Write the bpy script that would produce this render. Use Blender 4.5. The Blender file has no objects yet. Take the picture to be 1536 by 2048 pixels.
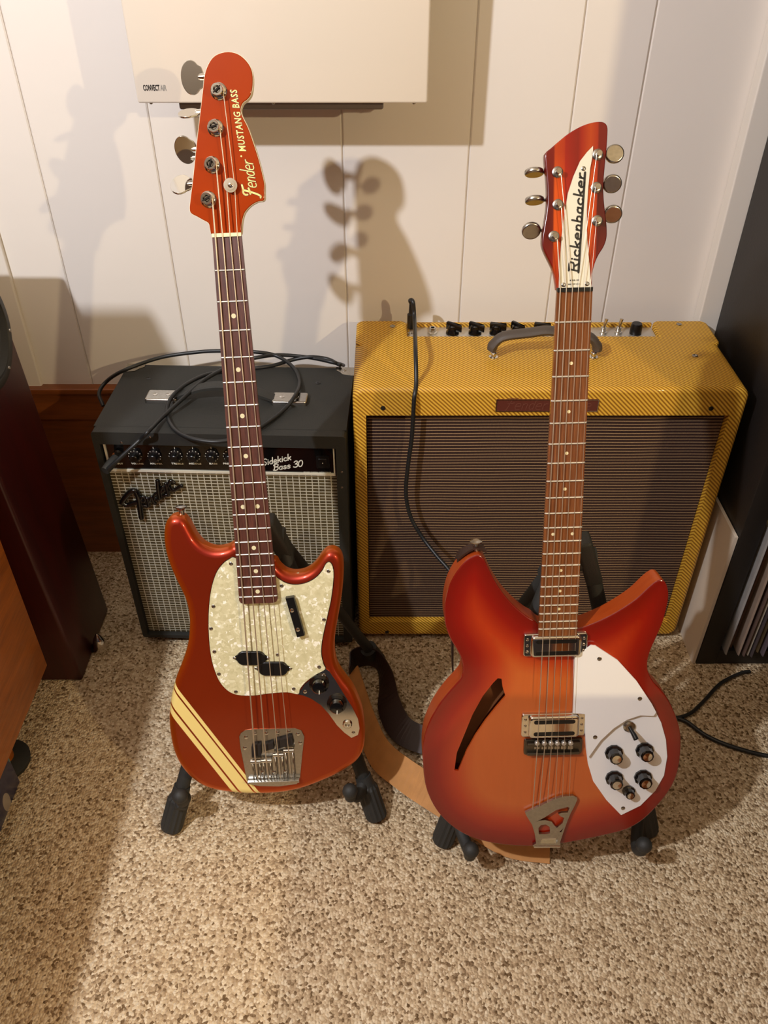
import bpy, math, random
from mathutils import Vector, Matrix
from mathutils.geometry import delaunay_2d_cdt
random.seed(4)
C = bpy.context.scene.collection
# ------------------------------------------------------------------ camera
FPX, TH, CH = 1669.55, math.radians(38.446), 1.2882
cam = bpy.data.objects.new('camera', bpy.data.cameras.new('camera'))
C.objects.link(cam); bpy.context.scene.camera = cam
cam.location = (0, 0, CH); cam.rotation_euler = (math.pi/2-TH, 0, 0)
cam.data.sensor_fit = 'VERTICAL'; cam.data.sensor_height = 24; cam.data.lens = FPX/2048*24
cam.data.clip_start = .01
# ------------------------------------------------------------------ world, exposure, lights
sc = bpy.context.scene
sc.view_settings.view_transform = 'Standard'; sc.view_settings.look = 'None'
sc.view_settings.gamma = 1; sc.view_settings.use_curve_mapping = False
sc.view_settings.exposure = 0.33
w = bpy.data.worlds.new('dusk'); sc.world = w; w.use_nodes = True
w.node_tree.nodes['Background'].inputs[0].default_value = (.45, .6, 1, 1)
w.node_tree.nodes['Background'].inputs[1].default_value = .9
def bulb(name, loc, power, col, r):
    l = bpy.data.lights.new(name, 'POINT'); l.energy = power; l.color = col; l.shadow_soft_size = r
    o = bpy.data.objects.new(name, l); C.objects.link(o); o.location = loc; return o
bulb('lamp_bulb', (-.86, .05, 1.87), 86, (.89, .92, 1), .022)
bulb('lamp_bulb', (1.13, -.42, 1.56), 43, (1, .80, .48), .015)
# ------------------------------------------------------------------ geometry of the view
FWD = Vector((0, math.cos(TH), -math.sin(TH))); UPV = Vector((0, math.sin(TH), math.cos(TH)))
CAM = Vector((0, 0, CH))
def ray(u, v): return FWD + Vector((1,0,0))*((u-768)/FPX) + UPV*(-(v-1024)/FPX)
def at(u, v, x=None, y=None, z=None):
    d = ray(u, v)
    t = (x/d.x) if x is not None else (y/d.y) if y is not None else ((z-CH)/d.z)
    return CAM + d*t
class Frame:
    """a plane standing in the room: origin, X right, Y up along it, Z out of it"""
    def __init__(s, o, X, Y): s.o = o; s.X = X.normalized(); s.Y = Y.normalized(); s.Z = s.X.cross(s.Y).normalized()
    def px(s, u, v, h=0):
        d = ray(u, v); o = s.o + s.Z*h
        p = CAM + d*((o-CAM).dot(s.Z)/d.dot(s.Z)) - s.o
        return (p.dot(s.X), p.dot(s.Y))
    def M(s): return Matrix(((s.X.x,s.Y.x,s.Z.x,s.o.x),(s.X.y,s.Y.y,s.Z.y,s.o.y),(s.X.z,s.Y.z,s.Z.z,s.o.z),(0,0,0,1)))
# ------------------------------------------------------------------ materials
def lin(c): return tuple(((x/255)/12.92 if x/255 <= .04045 else ((x/255+.055)/1.055)**2.4) for x in c)+(1,)
class NT:
    def __init__(s, name):
        s.m = bpy.data.materials.new(name); s.m.use_nodes = True; s.t = s.m.node_tree
        s.b = s.t.nodes['Principled BSDF']; s._tc = None
    def n(s, typ, ins=None, **kw):
        x = s.t.nodes.new(typ)
        for k, v in kw.items(): setattr(x, k, v)
        for k, v in (ins or {}).items(): s.put(x, k, v)
        return x
    def put(s, x, k, v):
        if hasattr(v, 'is_linked') or hasattr(v, 'links'): s.t.links.new(v, x.inputs[k])
        else: x.inputs[k].default_value = v
    def math(s, op, a, b=0.0, c=0.0): return s.n('ShaderNodeMath', {0:a,1:b,2:c}, operation=op).outputs[0]
    def obj(s):
        if not s._tc: s._tc = s.n('ShaderNodeTexCoord')
        return s._tc.outputs['Object']
    def xyz(s): return s.n('ShaderNodeSeparateXYZ', {0:s.obj()}).outputs
    def ramp(s, fac, stops, interp='LINEAR'):
        r = s.n('ShaderNodeValToRGB', {0:fac}); r.color_ramp.interpolation = interp
        e = r.color_ramp.elements
        while len(e) < len(stops): e.new(.5)
        for i, (p, c) in enumerate(stops): e[i].position = p; e[i].color = c
        return r.outputs[0]
    def mix(s, f, a, b, mode='MIX'):
        x = s.n('ShaderNodeMix', data_type='RGBA', blend_type=mode)
        s.put(x, 0, f); s.put(x, 6, a); s.put(x, 7, b); return x.outputs[2]
    def noise(s, scale, detail=3, vec=None, rough=.5):
        return s.n('ShaderNodeTexNoise', {'Vector':vec or s.obj(), 'Scale':scale, 'Detail':detail, 'Roughness':rough}).outputs['Fac']
    def stretch(s, sx, sy, sz): return s.n('ShaderNodeMapping', {'Vector':s.obj(), 'Scale':(sx,sy,sz)}).outputs[0]
    def bump(s, h, dist, strength=1): s.put(s.b, 'Normal', s.n('ShaderNodeBump', {'Height':h, 'Distance':dist, 'Strength':strength}).outputs[0])
    def set(s, **kw):
        nm = {'col':'Base Color','rough':'Roughness','metal':'Metallic','coat':'Coat Weight','crough':'Coat Roughness','spec':'Specular IOR Level','ior':'IOR'}
        for k, v in kw.items(): s.put(s.b, nm[k], v)
        return s
def plain(name, col, rough=.5, metal=0, coat=0, bump=None, var=0):
    m = NT(name); c = lin(col); m.set(rough=rough, metal=metal, coat=coat)
    if var:
        n = m.noise(var, 4); m.set(col=m.mix(n, tuple(x*.75 for x in c[:3])+(1,), tuple(min(1,x*1.2) for x in c[:3])+(1,)))
    else: m.set(col=c)
    if bump: m.bump(m.noise(bump[0], 4), bump[1])
    return m.m
def wood(name, a, b, scale, stretch, rough=.35, coat=.3, extra=None):
    m = NT(name); v = m.stretch(*stretch); n = m.noise(scale, 6, v, .6)
    n2 = m.noise(scale*5, 2, v); f = m.math('MULTIPLY_ADD', n2, .3, m.math('MULTIPLY', n, .75))
    m.set(col=m.ramp(f, [(.3, lin(a)), (.68, lin(b))]), rough=rough, coat=coat); m.bump(n2, .0002, .4)
    return m.m
MT = {}
MT['chrome'] = plain('chrome', (215,212,205), .07, 1)
MT['nickel'] = plain('worn_nickel', (176,172,164), .24, 1, var=300)
MT['satin'] = plain('satin_metal', (205,200,190), .4, .7)
MT['strip'] = plain('bright_strip', (225,220,200), .4, .2)
MT['washer'] = plain('tan_washer', (160,144,116), .5)
MT['panelling'] = plain('dark_panelling', (112,84,62), .6)
MT['dark_nickel'] = plain('dark_nickel', (110,104,94), .35, 1)
MT['black'] = plain('black_plastic', (14,13,13), .3)
MT['gloss_black'] = plain('gloss_black', (10,9,9), .12, coat=.5)
MT['dark'] = plain('dark_void', (30,20,10), .9)
MT['rubber'] = plain('black_rubber', (42,42,39), .62, bump=(900,.0003))
MT['cable'] = plain('cable_rubber', (26,27,27), .42)
MT['cream'] = plain('aged_cream', (236,222,170), .4)
MT['bone'] = plain('bone', (230,215,170), .4)
MT['white_plastic'] = plain('white_plastic', (235,232,228), .25, coat=.3)
MT['white_aged'] = plain('aged_white_plastic', (216,208,186), .3, coat=.3)
MT['pearl_dot'] = plain('pearl_dot', (215,205,165), .3)
MT['string'] = plain('string_steel', (206,192,170), .45, .85)
MT['white_ink'] = plain('white_ink', (225,222,205), .5)
MT['gold_ink'] = plain('gold_ink', (240,215,120), .4)
MT['black_ink'] = plain('black_ink', (25,22,22), .4)
MT['grey_ink'] = plain('grey_ink', (150,145,135), .5)
MT['heater'] = plain('heater_enamel', (226,214,196), .22, coat=.3)
MT['heater_back'] = plain('heater_back_metal', (120,112,110), .5, .3)
MT['tolex'] = plain('black_tolex', (38,38,34), .62, bump=(1400,.0006), var=260)
MT['tolex_side'] = plain('black_frame', (24,24,22), .6, bump=(1200,.0004))
MT['rosewood'] = wood('rosewood', (52,24,16), (96,52,38), 60, (4,.35,1), .45, .1)
MT['rick_board'] = wood('lacquered_rosewood', (88,46,22), (138,84,46), 60, (5,.25,1), .22, .6)
MT['maple'] = wood('maple', (175,110,50), (205,145,75), 30, (3,.3,1), .35, .4)
MT['teak'] = wood('teak', (124,62,12), (180,98,26), 14, (1,.4,5), .4, .2)
MT['baseboard'] = wood('stained_pine', (104,54,20), (140,76,30), 10, (.5,1,5), .4, .2)
MT['mahogany'] = wood('dark_mahogany', (42,8,6), (64,14,10), 10, (3,3,.3), .38, .15)
MT['shelf'] = plain('black_brown_shelf', (30,25,22), .5, bump=(300,.0002))
MT['white_board'] = plain('white_board', (215,200,180), .6)
MT['leather_dark'] = plain('dark_leather', (48,26,16), .5, bump=(700,.0003))
MT['leather_tan'] = plain('tan_leather', (196,136,72), .65, bump=(900,.0003), var=40)
MT['grey_leather'] = plain('worn_grey_leather', (76,66,58), .55, bump=(500,.0004))
MT['cone'] = plain('speaker_cone', (44,42,36), .5)
# wall paint
m = NT('wall_paint'); m.set(col=lin((232,224,214)), rough=.38)
m.bump(m.noise(14, 3), .0012, .6); MT['wall'] = m.m
MT['trim_paint'] = plain('trim_paint', (228,220,208), .35)
MT['ceiling'] = plain('ceiling_paint', (196,184,164), .8)
# carpet
m = NT('berber_carpet')
vo = m.n('ShaderNodeTexVoronoi', {'Vector':m.obj(), 'Scale':240.0, 'Randomness':.9})
rnd = m.n('ShaderNodeSeparateColor', {0:vo.outputs['Color']}).outputs[0]
pat = m.noise(3.5, 3); f = m.math('ADD', m.math('MULTIPLY', rnd, .62), m.math('MULTIPLY', m.noise(160, 3), .38))
f = m.math('MULTIPLY_ADD', pat, .18, m.math('SUBTRACT', f, .09))
m.set(col=m.ramp(f, [(.18, lin((112,88,60))), (.34, lin((178,152,118))), (.6, lin((208,184,148))), (.85, lin((232,214,182)))]), rough=.95, spec=.15)
h = m.math('SUBTRACT', 1.0, m.math('MULTIPLY', vo.outputs['Distance'], 1.4))
m.bump(m.math('ADD', h, m.math('MULTIPLY', m.noise(420, 2), .5)), .0022, 1); MT['carpet'] = m.m
# tweed
m = NT('tweed'); X = m.xyz()
s = m.math('ADD', m.math('ADD', X[0], X[1]), X[2])
s = m.math('ADD', s, m.math('MULTIPLY', m.noise(12, 2), .004))
st = m.math('MULTIPLY_ADD', m.math('SINE', m.math('MULTIPLY', s, 2*math.pi/.0074)), .5, .5)
wv = m.math('MULTIPLY_ADD', m.math('SINE', m.math('MULTIPLY', m.math('SUBTRACT', m.math('SUBTRACT', X[0], X[1]), X[2]), 2*math.pi/.003)), .5, .5)
col = m.ramp(st, [(.15, lin((142,92,8))), (.45, lin((208,156,34))), (.8, lin((244,196,70)))])
col = m.mix(m.math('MULTIPLY', wv, .22), col, lin((120,75,15)))
col = m.mix(m.math('MULTIPLY', m.noise(5, 4), .25), col, lin((190,125,30)))
m.set(col=col, rough=.55, coat=.1); m.bump(m.math('ADD', st, m.math('MULTIPLY', wv, .3)), .0006, .7); MT['tweed'] = m.m
# brown grille cloth
m = NT('oxblood_grille_cloth'); X = m.xyz()
zz = m.math('ADD', X[2], m.math('MULTIPLY', m.noise(6, 2), .004))
ln = m.math('FRACT', m.math('DIVIDE', zz, .0062))
vt = m.math('MULTIPLY_ADD', m.math('SINE', m.math('MULTIPLY', X[0], 2*math.pi/.0022)), .5, .5)
base = m.mix(m.math('MULTIPLY', vt, .6), lin((56,30,20)), lin((30,15,10)))
pale = m.mix(m.math('MULTIPLY', vt, .3), lin((176,146,108)), lin((120,85,58)))
m.set(col=m.mix(m.math('LESS_THAN', ln, .24), base, pale), rough=.8)
m.bump(m.math('ADD', m.math('LESS_THAN', ln, .24), vt), .0004, .8); MT['grille_brown'] = m.m
# silver grille cloth
m = NT('silver_grille_cloth'); X = m.xyz()
v3 = m.n('ShaderNodeCombineXYZ', {0:X[0], 1:X[2]}).outputs[0]
dis = m.n('ShaderNodeVectorMath', {0:v3, 1:m.n('ShaderNodeVectorMath', {0:m.n('ShaderNodeTexNoise', {'Vector':v3,'Scale':30.0}).outputs['Color'], 1:(.0016,.0016,0)}, operation='MULTIPLY').outputs[0]}, operation='ADD').outputs[0]
br = m.n('ShaderNodeTexBrick', {'Vector':dis, 'Color1':lin((98,86,56)), 'Color2':lin((78,68,46)), 'Mortar':lin((212,208,188)), 'Scale':1.0,
   'Mortar Size':.0010, 'Mortar Smooth':.3, 'Brick Width':.0112, 'Row Height':.0066}, offset=.0)
sp = m.math('GREATER_THAN', m.noise(700, 2), .68)
m.set(col=m.mix(m.math('MULTIPLY', sp, .5), br.outputs['Color'], lin((200,190,140))), rough=.42, metal=.25)
m.bump(br.outputs['Fac'], .0006, .8); MT['grille_silver'] = m.m
# pearloid
m = NT('pearloid')
vo = m.n('ShaderNodeTexVoronoi', {'Vector':m.n('ShaderNodeVectorMath', {0:m.obj(), 1:m.n('ShaderNodeVectorMath', {0:m.n('ShaderNodeTexNoise', {'Vector':m.obj(),'Scale':120.0}).outputs['Color'],1:(.014,.014,.014)}, operation='MULTIPLY').outputs[0]}, operation='ADD').outputs[0], 'Scale':230.0})
r1 = m.n('ShaderNodeSeparateColor', {0:vo.outputs['Color']}).outputs[0]
m.set(col=m.ramp(r1, [(0, lin((196,188,146))), (.7, lin((216,208,168))), (.9, lin((228,222,188))), (.97, lin((246,242,225)))]), rough=m.ramp(r1, [(0,(.4,.4,.4,1)),(.9,(.12,.12,.12,1))]), coat=.4)
MT['pearloid'] = m.m
def slatewood(): pass
# ------------------------------------------------------------------ mesh builder
def catmull(p, n=6, closed=False):
    P = [Vector(q) for q in p]; N = len(P); out = []
    rng = range(N if closed else N-1)
    for i in rng:
        a = P[(i-1)%N] if closed or i > 0 else P[0]*2-P[1]
        b = P[i]; c = P[(i+1)%N]
        d = P[(i+2)%N] if closed or i+2 < N else P[-1]*2-P[-2]
        for k in range(n):
            t = k/n
            out.append(.5*((2*b)+(c-a)*t+(2*a-5*b+4*c-d)*t*t+(3*b-a-3*c+d)*t**3))
    if not closed: out.append(P[-1])
    return out
def area2(p): return sum(p[i][0]*p[(i+1)%len(p)][1]-p[(i+1)%len(p)][0]*p[i][1] for i in range(len(p)))
def ccw(p): return list(p) if area2(p) > 0 else list(reversed(p))
def inset(p, d):
    n = len(p); o = []
    for i in range(n):
        a = Vector(p[i-1][:2]); b = Vector(p[i][:2]); c = Vector(p[(i+1)%n][:2])
        t = (c-a)
        if t.length < 1e-9: t = b-a
        t.normalize(); o.append((b.x - t.y*d, b.y + t.x*d))
    return o
def inpoly(q, p):
    x, y = q; r = False; n = len(p)
    for i in range(n):
        x1, y1 = p[i][0], p[i][1]; x2, y2 = p[(i+1)%n][0], p[(i+1)%n][1]
        if (y1 > y) != (y2 > y) and x < (x2-x1)*(y-y1)/(y2-y1)+x1: r = not r
    return r
class MB:
    def __init__(s, M=None): s.v = []; s.f = []; s.sm = []; s.M = M
    def add(s, vs, fs, smooth=False, M=None):
        b = len(s.v)
        for q in vs:
            q = Vector(q)
            if M is not None: q = M @ q
            if s.M is not None: q = s.M @ q
            s.v.append(tuple(q))
        for f in fs: s.f.append([b+i for i in f]); s.sm.append(smooth)
        return s
    def box(s, x0, x1, y0, y1, z0, z1, M=None, bev=0):
        if bev:
            b = min(bev, (x1-x0)/2.01, (y1-y0)/2.01, (z1-z0)/2.01)
            out = [(x0+b,y0+b),(x1-b,y0+b),(x1-b,y1-b),(x0+b,y1-b)]
            # rounded rectangle prism with chamfered rims
            poly = rrect(x0, x1, y0, y1, b, 3)
            return s.slab(poly, z0, z1, b*.8, b*.8, 3, M=M)
        vs = [(x,y,z) for z in (z0,z1) for y in (y0,y1) for x in (x0,x1)]
        return s.add(vs, [(0,2,3,1),(4,5,7,6),(0,1,5,4),(2,6,7,3),(0,4,6,2),(1,3,7,5)], M=M)
    def slab(s, poly, z0, z1, rt=0, rb=0, seg=4, M=None, smooth=None):
        """prism over a closed outline with rounded top and bottom rims"""
        poly = ccw(poly); n = len(poly); prof = []
        if rb:
            for k in range(seg+1):
                a = math.pi/2*k/seg; prof.append((rb*(1-math.sin(a)), z0+rb*(1-math.cos(a))))
        else: prof.append((0, z0))
        if rt:
            for k in range(seg+1):
                a = math.pi/2*k/seg; prof.append((rt*(1-math.cos(a)), z1-rt*(1-math.sin(a))))
        else: prof.append((0, z1))
        vs = []; fs = []
        for d, z in prof:
            q = inset(poly, d) if d else poly
            vs += [(a[0], a[1], z) for a in q]
        for r in range(len(prof)-1):
            for i in range(n):
                j = (i+1)%n; fs.append((r*n+i, r*n+j, (r+1)*n+j, (r+1)*n+i))
        s.add(vs, fs, smooth if smooth is not None else bool(rt or rb), M)
        s.add(vs[-n:], [tuple(range(n))], False, M); s.add(vs[:n], [tuple(reversed(range(n)))], False, M)
        return s
    def plate(s, outer, holes, z0, z1, M=None):
        outer = ccw(outer); holes = [ccw(h) for h in holes]
        pts = []; edges = []
        for lp in [outer]+holes:
            b = len(pts); pts += [Vector(q[:2]) for q in lp]; edges += [(b+i, b+(i+1)%len(lp)) for i in range(len(lp))]
        V, E, F, *_ = delaunay_2d_cdt(pts, edges, [], 1, 1e-7)
        keep = []
        for f in F:
            c = sum((V[i] for i in f), Vector((0,0)))/len(f)
            if inpoly(c, outer) and not any(inpoly(c, h) for h in holes): keep.append(tuple(f))
        def up(f): return f if area2([V[i] for i in f]) > 0 else tuple(reversed(f))
        keep = [up(f) for f in keep]
        s.add([(q.x,q.y,z1) for q in V], keep, M=M); s.add([(q.x,q.y,z0) for q in V], [tuple(reversed(f)) for f in keep], M=M)
        for k, lp in enumerate([outer]+holes):
            n = len(lp); vs = [(q[0],q[1],z0) for q in lp]+[(q[0],q[1],z1) for q in lp]
            fs = [(i,(i+1)%n,n+(i+1)%n,n+i) for i in range(n)]
            if k: fs = [tuple(reversed(f)) for f in fs]
            s.add(vs, fs, M=M)
        return s
    def cyl(s, c, r0, r1, z0, z1, n=24, M=None, rim=0, smooth=True):
        """lathe about local Z at c"""
        pr = [(r0,z0)]+([(r1,z1-rim),(r1-rim*.3,z1-rim*.3),(r1-rim,z1)] if rim else [(r1,z1)])
        return s.lathe(c, pr, n, M, smooth)
    def lathe(s, c, pr, n=24, M=None, smooth=True, cap=True):
        vs = []; fs = []
        for r, z in pr:
            for i in range(n):
                a = 2*math.pi*i/n; vs.append((c[0]+r*math.cos(a), c[1]+r*math.sin(a), z))
        for k in range(len(pr)-1):
            for i in range(n):
                j = (i+1)%n; fs.append((k*n+i,k*n+j,(k+1)*n+j,(k+1)*n+i))
        s.add(vs, fs, smooth, M)
        if cap: s.add(vs[-n:], [tuple(range(n))], False, M); s.add(vs[:n], [tuple(reversed(range(n)))], False, M)
        return s
    def tube(s, pts, r, n=10, M=None, closed=False, flat=None):
        P = [Vector(p) for p in pts]; N = len(P)
        R = r if isinstance(r, (list,tuple)) else [r]*N
        T = []
        for i in range(N):
            a = P[i-1] if i or closed else P[0]; b = P[(i+1)%N] if i < N-1 or closed else P[-1]
            t = (b-a); T.append(t.normalized() if t.length > 0 else Vector((0,0,1)))
        ref = Vector((0,0,1)) if abs(T[0].z) < .9 else Vector((1,0,0))
        if flat: ref = Vector(flat)
        nrm = (ref - T[0]*ref.dot(T[0])).normalized(); vs = []; fs = []
        for i in range(N):
            if flat: nrm = Vector(flat)
            nrm = (nrm - T[i]*nrm.dot(T[i])).normalized(); bi = T[i].cross(nrm)
            for k in range(n):
                a = 2*math.pi*k/n
                ra, rb = R[i] if isinstance(R[i], (list,tuple)) else (R[i], R[i])
                vs.append(P[i]+nrm*(ra*math.cos(a))+bi*(rb*math.sin(a)))
        for i in range(N if closed else N-1):
            for k in range(n):
                l = (k+1)%n; j = (i+1)%N; fs.append((i*n+k,i*n+l,j*n+l,j*n+k))
        s.add(vs, fs, True, M)
        if not closed: s.add(vs[:n], [tuple(reversed(range(n)))], False, M); s.add(vs[-n:], [tuple(range(n))], False, M)
        return s
    def ball(s, c, r, M=None, n=16, sq=(1,1,1)):
        vs = []; fs = []; m_ = n//2
        for k in range(m_+1):
            a = math.pi*k/m_
            for i in range(n):
                b = 2*math.pi*i/n; vs.append((c[0]+sq[0]*r*math.sin(a)*math.cos(b), c[1]+sq[1]*r*math.sin(a)*math.sin(b), c[2]-sq[2]*r*math.cos(a)))
        for k in range(m_):
            for i in range(n):
                j = (i+1)%n; fs.append((k*n+i,k*n+j,(k+1)*n+j,(k+1)*n+i))
        return s.add(vs, fs, True, M)
    def ribbon(s, line, wd, z0, z1, M=None):
        """flat lettering stroke"""
        for i in range(len(line)-1):
            a = Vector(line[i][:2]); b = Vector(line[i+1][:2]); t = b-a
            if t.length < 1e-7: continue
            t.normalize(); q = Vector((-t.y, t.x))*(wd/2)
            s.add([(*(a-q),z0),(*(b-q),z0),(*(b+q),z0),(*(a+q),z0),(*(a-q),z1),(*(b-q),z1),(*(b+q),z1),(*(a+q),z1)],
                  [(0,3,2,1),(4,5,6,7),(0,1,5,4),(1,2,6,5),(2,3,7,6),(3,0,4,7)], M=M)
        for p in line:
            s.lathe(p, [(wd/2,z0),(wd/2,z1*.999)], 8, M, False)
        return s
    def build(s, name, mat, parent=None, label=None, kind=None):
        me = bpy.data.meshes.new(name); me.from_pydata(s.v, [], s.f); me.update()
        me.polygons.foreach_set('use_smooth', s.sm)
        import bmesh
        bm = bmesh.new(); bm.from_mesh(me); bmesh.ops.remove_doubles(bm, verts=bm.verts, dist=1e-6)
        bmesh.ops.recalc_face_normals(bm, faces=bm.faces)
        for e in bm.edges:
            if len(e.link_faces) == 2 and e.calc_face_angle(0) > math.radians(38): e.smooth = False
        bm.to_mesh(me); bm.free()
        me.materials.append(MT[mat] if isinstance(mat, str) else mat)
        o = bpy.data.objects.new(name, me); C.objects.link(o)
        if parent: o.parent = parent
        if label: o['label'] = label
        if kind: o['kind'] = kind
        return o
def rrect(x0, x1, y0, y1, r, n=4):
    p = []
    for cx, cy, a0 in ((x1-r,y0+r,-90),(x1-r,y1-r,0),(x0+r,y1-r,90),(x0+r,y0+r,180)):
        for k in range(n+1):
            a = math.radians(a0+90*k/n); p.append((cx+r*math.cos(a), cy+r*math.sin(a)))
    return p
def thing(name, label, cat, M=None, loc=None, rz=0, group=None):
    o = bpy.data.objects.new(name, None); C.objects.link(o); o.empty_display_size = .05
    if M is not None: o.matrix_world = M
    if loc: o.location = loc; o.rotation_euler = (0,0,rz)
    o['label'] = label; o['category'] = cat
    if group: o['group'] = group
    return o
def tag(o, label, cat, group=None):
    o['label'] = label; o['category'] = cat
    if group: o['group'] = group
    return o
def structure(name, b, mat):
    o = b.build(name, mat); o['kind'] = 'structure'; return o
def dup(o, parent=None):
    c = o.copy(); C.objects.link(c)
    if parent: c.parent = parent
    for ch in list(o.children): dup(ch, c)
    return c
# stroke lettering -----------------------------------------------------
G = {
'i':(.22,[[(.1,0),(.1,.5)],[(.1,.72),(.1,.76)]]),
'c':(.48,[[(.42,.42),(.28,.52),(.12,.45),(.05,.27),(.12,.08),(.28,0),(.44,.08)]]),
'k':(.5,[[(.08,0),(.08,1)],[(.42,.52),(.1,.24)],[(.2,.33),(.45,0)]]),
'e':(.5,[[(.08,.27),(.42,.29),(.42,.42),(.3,.54),(.14,.5),(.05,.3),(.1,.06),(.25,-.02),(.45,.0)]]),
'n':(.5,[[(.08,0),(.08,.5)],[(.08,.32),(.2,.5),(.33,.5),(.4,.38),(.4,0)]]),
'b':(.5,[[(.08,1),(.08,0)],[(.08,.4),(.22,.52),(.38,.45),(.42,.25),(.36,.06),(.2,0),(.08,.1)]]),
'a':(.5,[[(.4,.5),(.4,0)],[(.4,.4),(.26,.52),(.12,.45),(.06,.25),(.12,.06),(.26,0),(.4,.12)]]),
'd':(.5,[[(.42,1),(.4,0)],[(.4,.4),(.26,.52),(.12,.45),(.06,.25),(.12,.06),(.26,0),(.4,.12)]]),
'r':(.4,[[(.08,0),(.08,.5)],[(.08,.3),(.2,.48),(.36,.5)]]),
's':(.44,[[(.38,.42),(.25,.52),(.1,.45),(.1,.33),(.36,.2),(.36,.07),(.22,0),(.05,.08)]]),
'F':(.7,[[(.0,.72),(-.04,.88),(.1,1),(.4,.98),(.8,1.02)],[(.36,.98),(.3,.5),(.18,.0),(.05,-.22),(-.08,-.2)],[(.12,.5),(.35,.52),(.6,.58)]]),
'R':(.66,[[(.1,0),(.1,1)],[(.0,1),(.45,1),(.58,.9),(.58,.6),(.45,.5),(.1,.5)],[(.35,.5),(.6,.0)],[(0,0),(.22,0)]]),
'S':(.6,[[(.55,.85),(.4,1),(.18,.95),(.12,.75),(.25,.58),(.45,.42),(.48,.18),(.3,0),(.08,.05),(0,.2)]]),
'B':(.66,[[(.12,0),(.14,.95)],[(0,.8),(.1,.98),(.4,1),(.56,.85),(.48,.6),(.14,.52)],[(.14,.52),(.5,.5),(.6,.3),(.5,.05),(.2,-.02),(0,.08)]]),
'D':(.66,[[(.12,0),(.14,.95)],[(0,.9),(.3,1),(.55,.8),(.58,.4),(.4,.05),(.12,0)]]),
'l':(.22,[[(.1,1),(.1,.0)]]), 'u':(.5,[[(.08,.5),(.1,.1),(.22,0),(.36,.08),(.4,.5)],[(.4,.2),(.42,0)]]), 'x':(.45,[[(.05,.5),(.4,0)],[(.4,.5),(.05,0)]]),
'3':(.55,[[(.05,.85),(.2,1),(.42,.95),(.45,.7),(.22,.53)],[(.22,.53),(.48,.45),(.5,.15),(.28,0),(.03,.1)]]),
'0':(.6,[[(.3,1),(.1,.85),(.04,.5),(.12,.1),(.28,0),(.45,.1),(.54,.5),(.46,.88),(.3,1)]]),
' ':(.3,[])}
def lettering(txt, size, gap=.06, shear=0., smooth=True, joined=False):
    out = []; x = 0
    for ch in txt:
        wd, st = G[ch]
        for l in st:
            l = [((x+a+shear*b)*size, b*size) for a, b in l]
            if smooth and len(l) > 2: l = [tuple(q) for q in catmull([Vector(q) for q in l], 3)]
            out.append(l)
        x += wd+gap
    return out, x*size
def fit_line(strokes, width, A, B, f=None):
    """map strokes so that the baseline runs from A to B"""
    A = Vector(A); B = Vector(B); e = (B-A); k = e.length/width; ex = e.normalized(); ey = Vector((-ex.y, ex.x))
    return [[tuple(A+ex*(p[0]*k)+ey*(p[1]*k)) for p in l] for l in strokes]
def textmesh(mb, txt, A, B, h, z0, z1, M=None, shear=0, bold=0, conv=None, spacing=1.0):
    """built-in font, baseline from A to B (2D), scaled to that width and cap height h"""
    cu = bpy.data.curves.new('lettering', 'FONT'); cu.body = txt; cu.size = 1; cu.extrude = .05; cu.offset = bold; cu.resolution_u = 2
    cu.space_character = spacing
    o = bpy.data.objects.new('lettering', cu); me = bpy.data.meshes.new_from_object(o)
    xs = [v.co.x for v in me.vertices]; x0, x1 = min(xs), max(xs)
    A = Vector(A); B = Vector(B); ex = (B-A).normalized(); ey = Vector((-ex.y, ex.x)); W = (B-A).length
    vs = []
    for v in me.vertices:
        px = (v.co.x-x0)/(x1-x0)*W; py = v.co.y/.70*h
        q = A+ex*(px+shear*py)+ey*py; vs.append((q.x, q.y, z1 if v.co.z > 0 else z0))
    mb.add(vs, [tuple(p.vertices) for p in me.polygons], M=M)
    bpy.data.objects.remove(o); bpy.data.curves.remove(cu); bpy.data.meshes.remove(me)
    return mb
def screw(parent, p, r, z, mat='nickel', M=None, name='screw'):
    b = MB(M); b.lathe((p[0],p[1]), [(r,z-.0005),(r,z+.0004),(r*.55,z+.0011),(r*.3,z+.0011),(r*.22,z+.0004)], 14)
    return b.build(name, mat, parent)
# ================================================================== the room
WY = 1.489
RX0, RX1, RY0, RZ1 = -2.2, 2.2, -2.6, 2.42
structure('floor', MB().box(RX0, RX1, RY0, WY, -.04, 0), 'carpet')
# back wall: planks with v-grooves between them
gr = [at(294,208,y=WY).x, at(683,229,y=WY).x, at(920,610,y=WY).x, at(1094,620,y=WY).x, at(1208,620,y=WY).x, at(180,745,y=WY).x]
gr = sorted(gr); wdt = .2
xs = [RX0]+[x for x in (gr[0]-.43, gr[0]-.23) ]+gr+[gr[-1]+.21, gr[-1]+.42, gr[-1]+.8, RX1]
back = structure('wall_back', MB().box(RX0, RX1, WY+.004, WY+.1, 0, RZ1), 'wall')
for i in range(len(xs)-1):
    g = .0016; p = rrect(xs[i]+g*.5, xs[i+1]-g*.5, 0, .02, .0018, 2)
    b = MB().add([(x, WY+(yy if yy < .004 else .0045), z) for z in (0, RZ1) for x, yy in [(xs[i]+g*.5, .0045),(xs[i]+g*.5, .0018),(xs[i]+g*.5+.002, 0),(xs[i+1]-g*.5-.002, 0),(xs[i+1]-g*.5, .0018),(xs[i+1]-g*.5, .0045)]],
       [(k,(k+1)%6,6+(k+1)%6,6+k) for k in range(6)]+[(5,4,3,2,1,0),(6,7,8,9,10,11)])
    b.build('wall_plank', 'wall', back)
structure('wall_left', MB().box(RX0-.1, RX0, RY0, WY, 0, RZ1), 'panelling')
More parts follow.
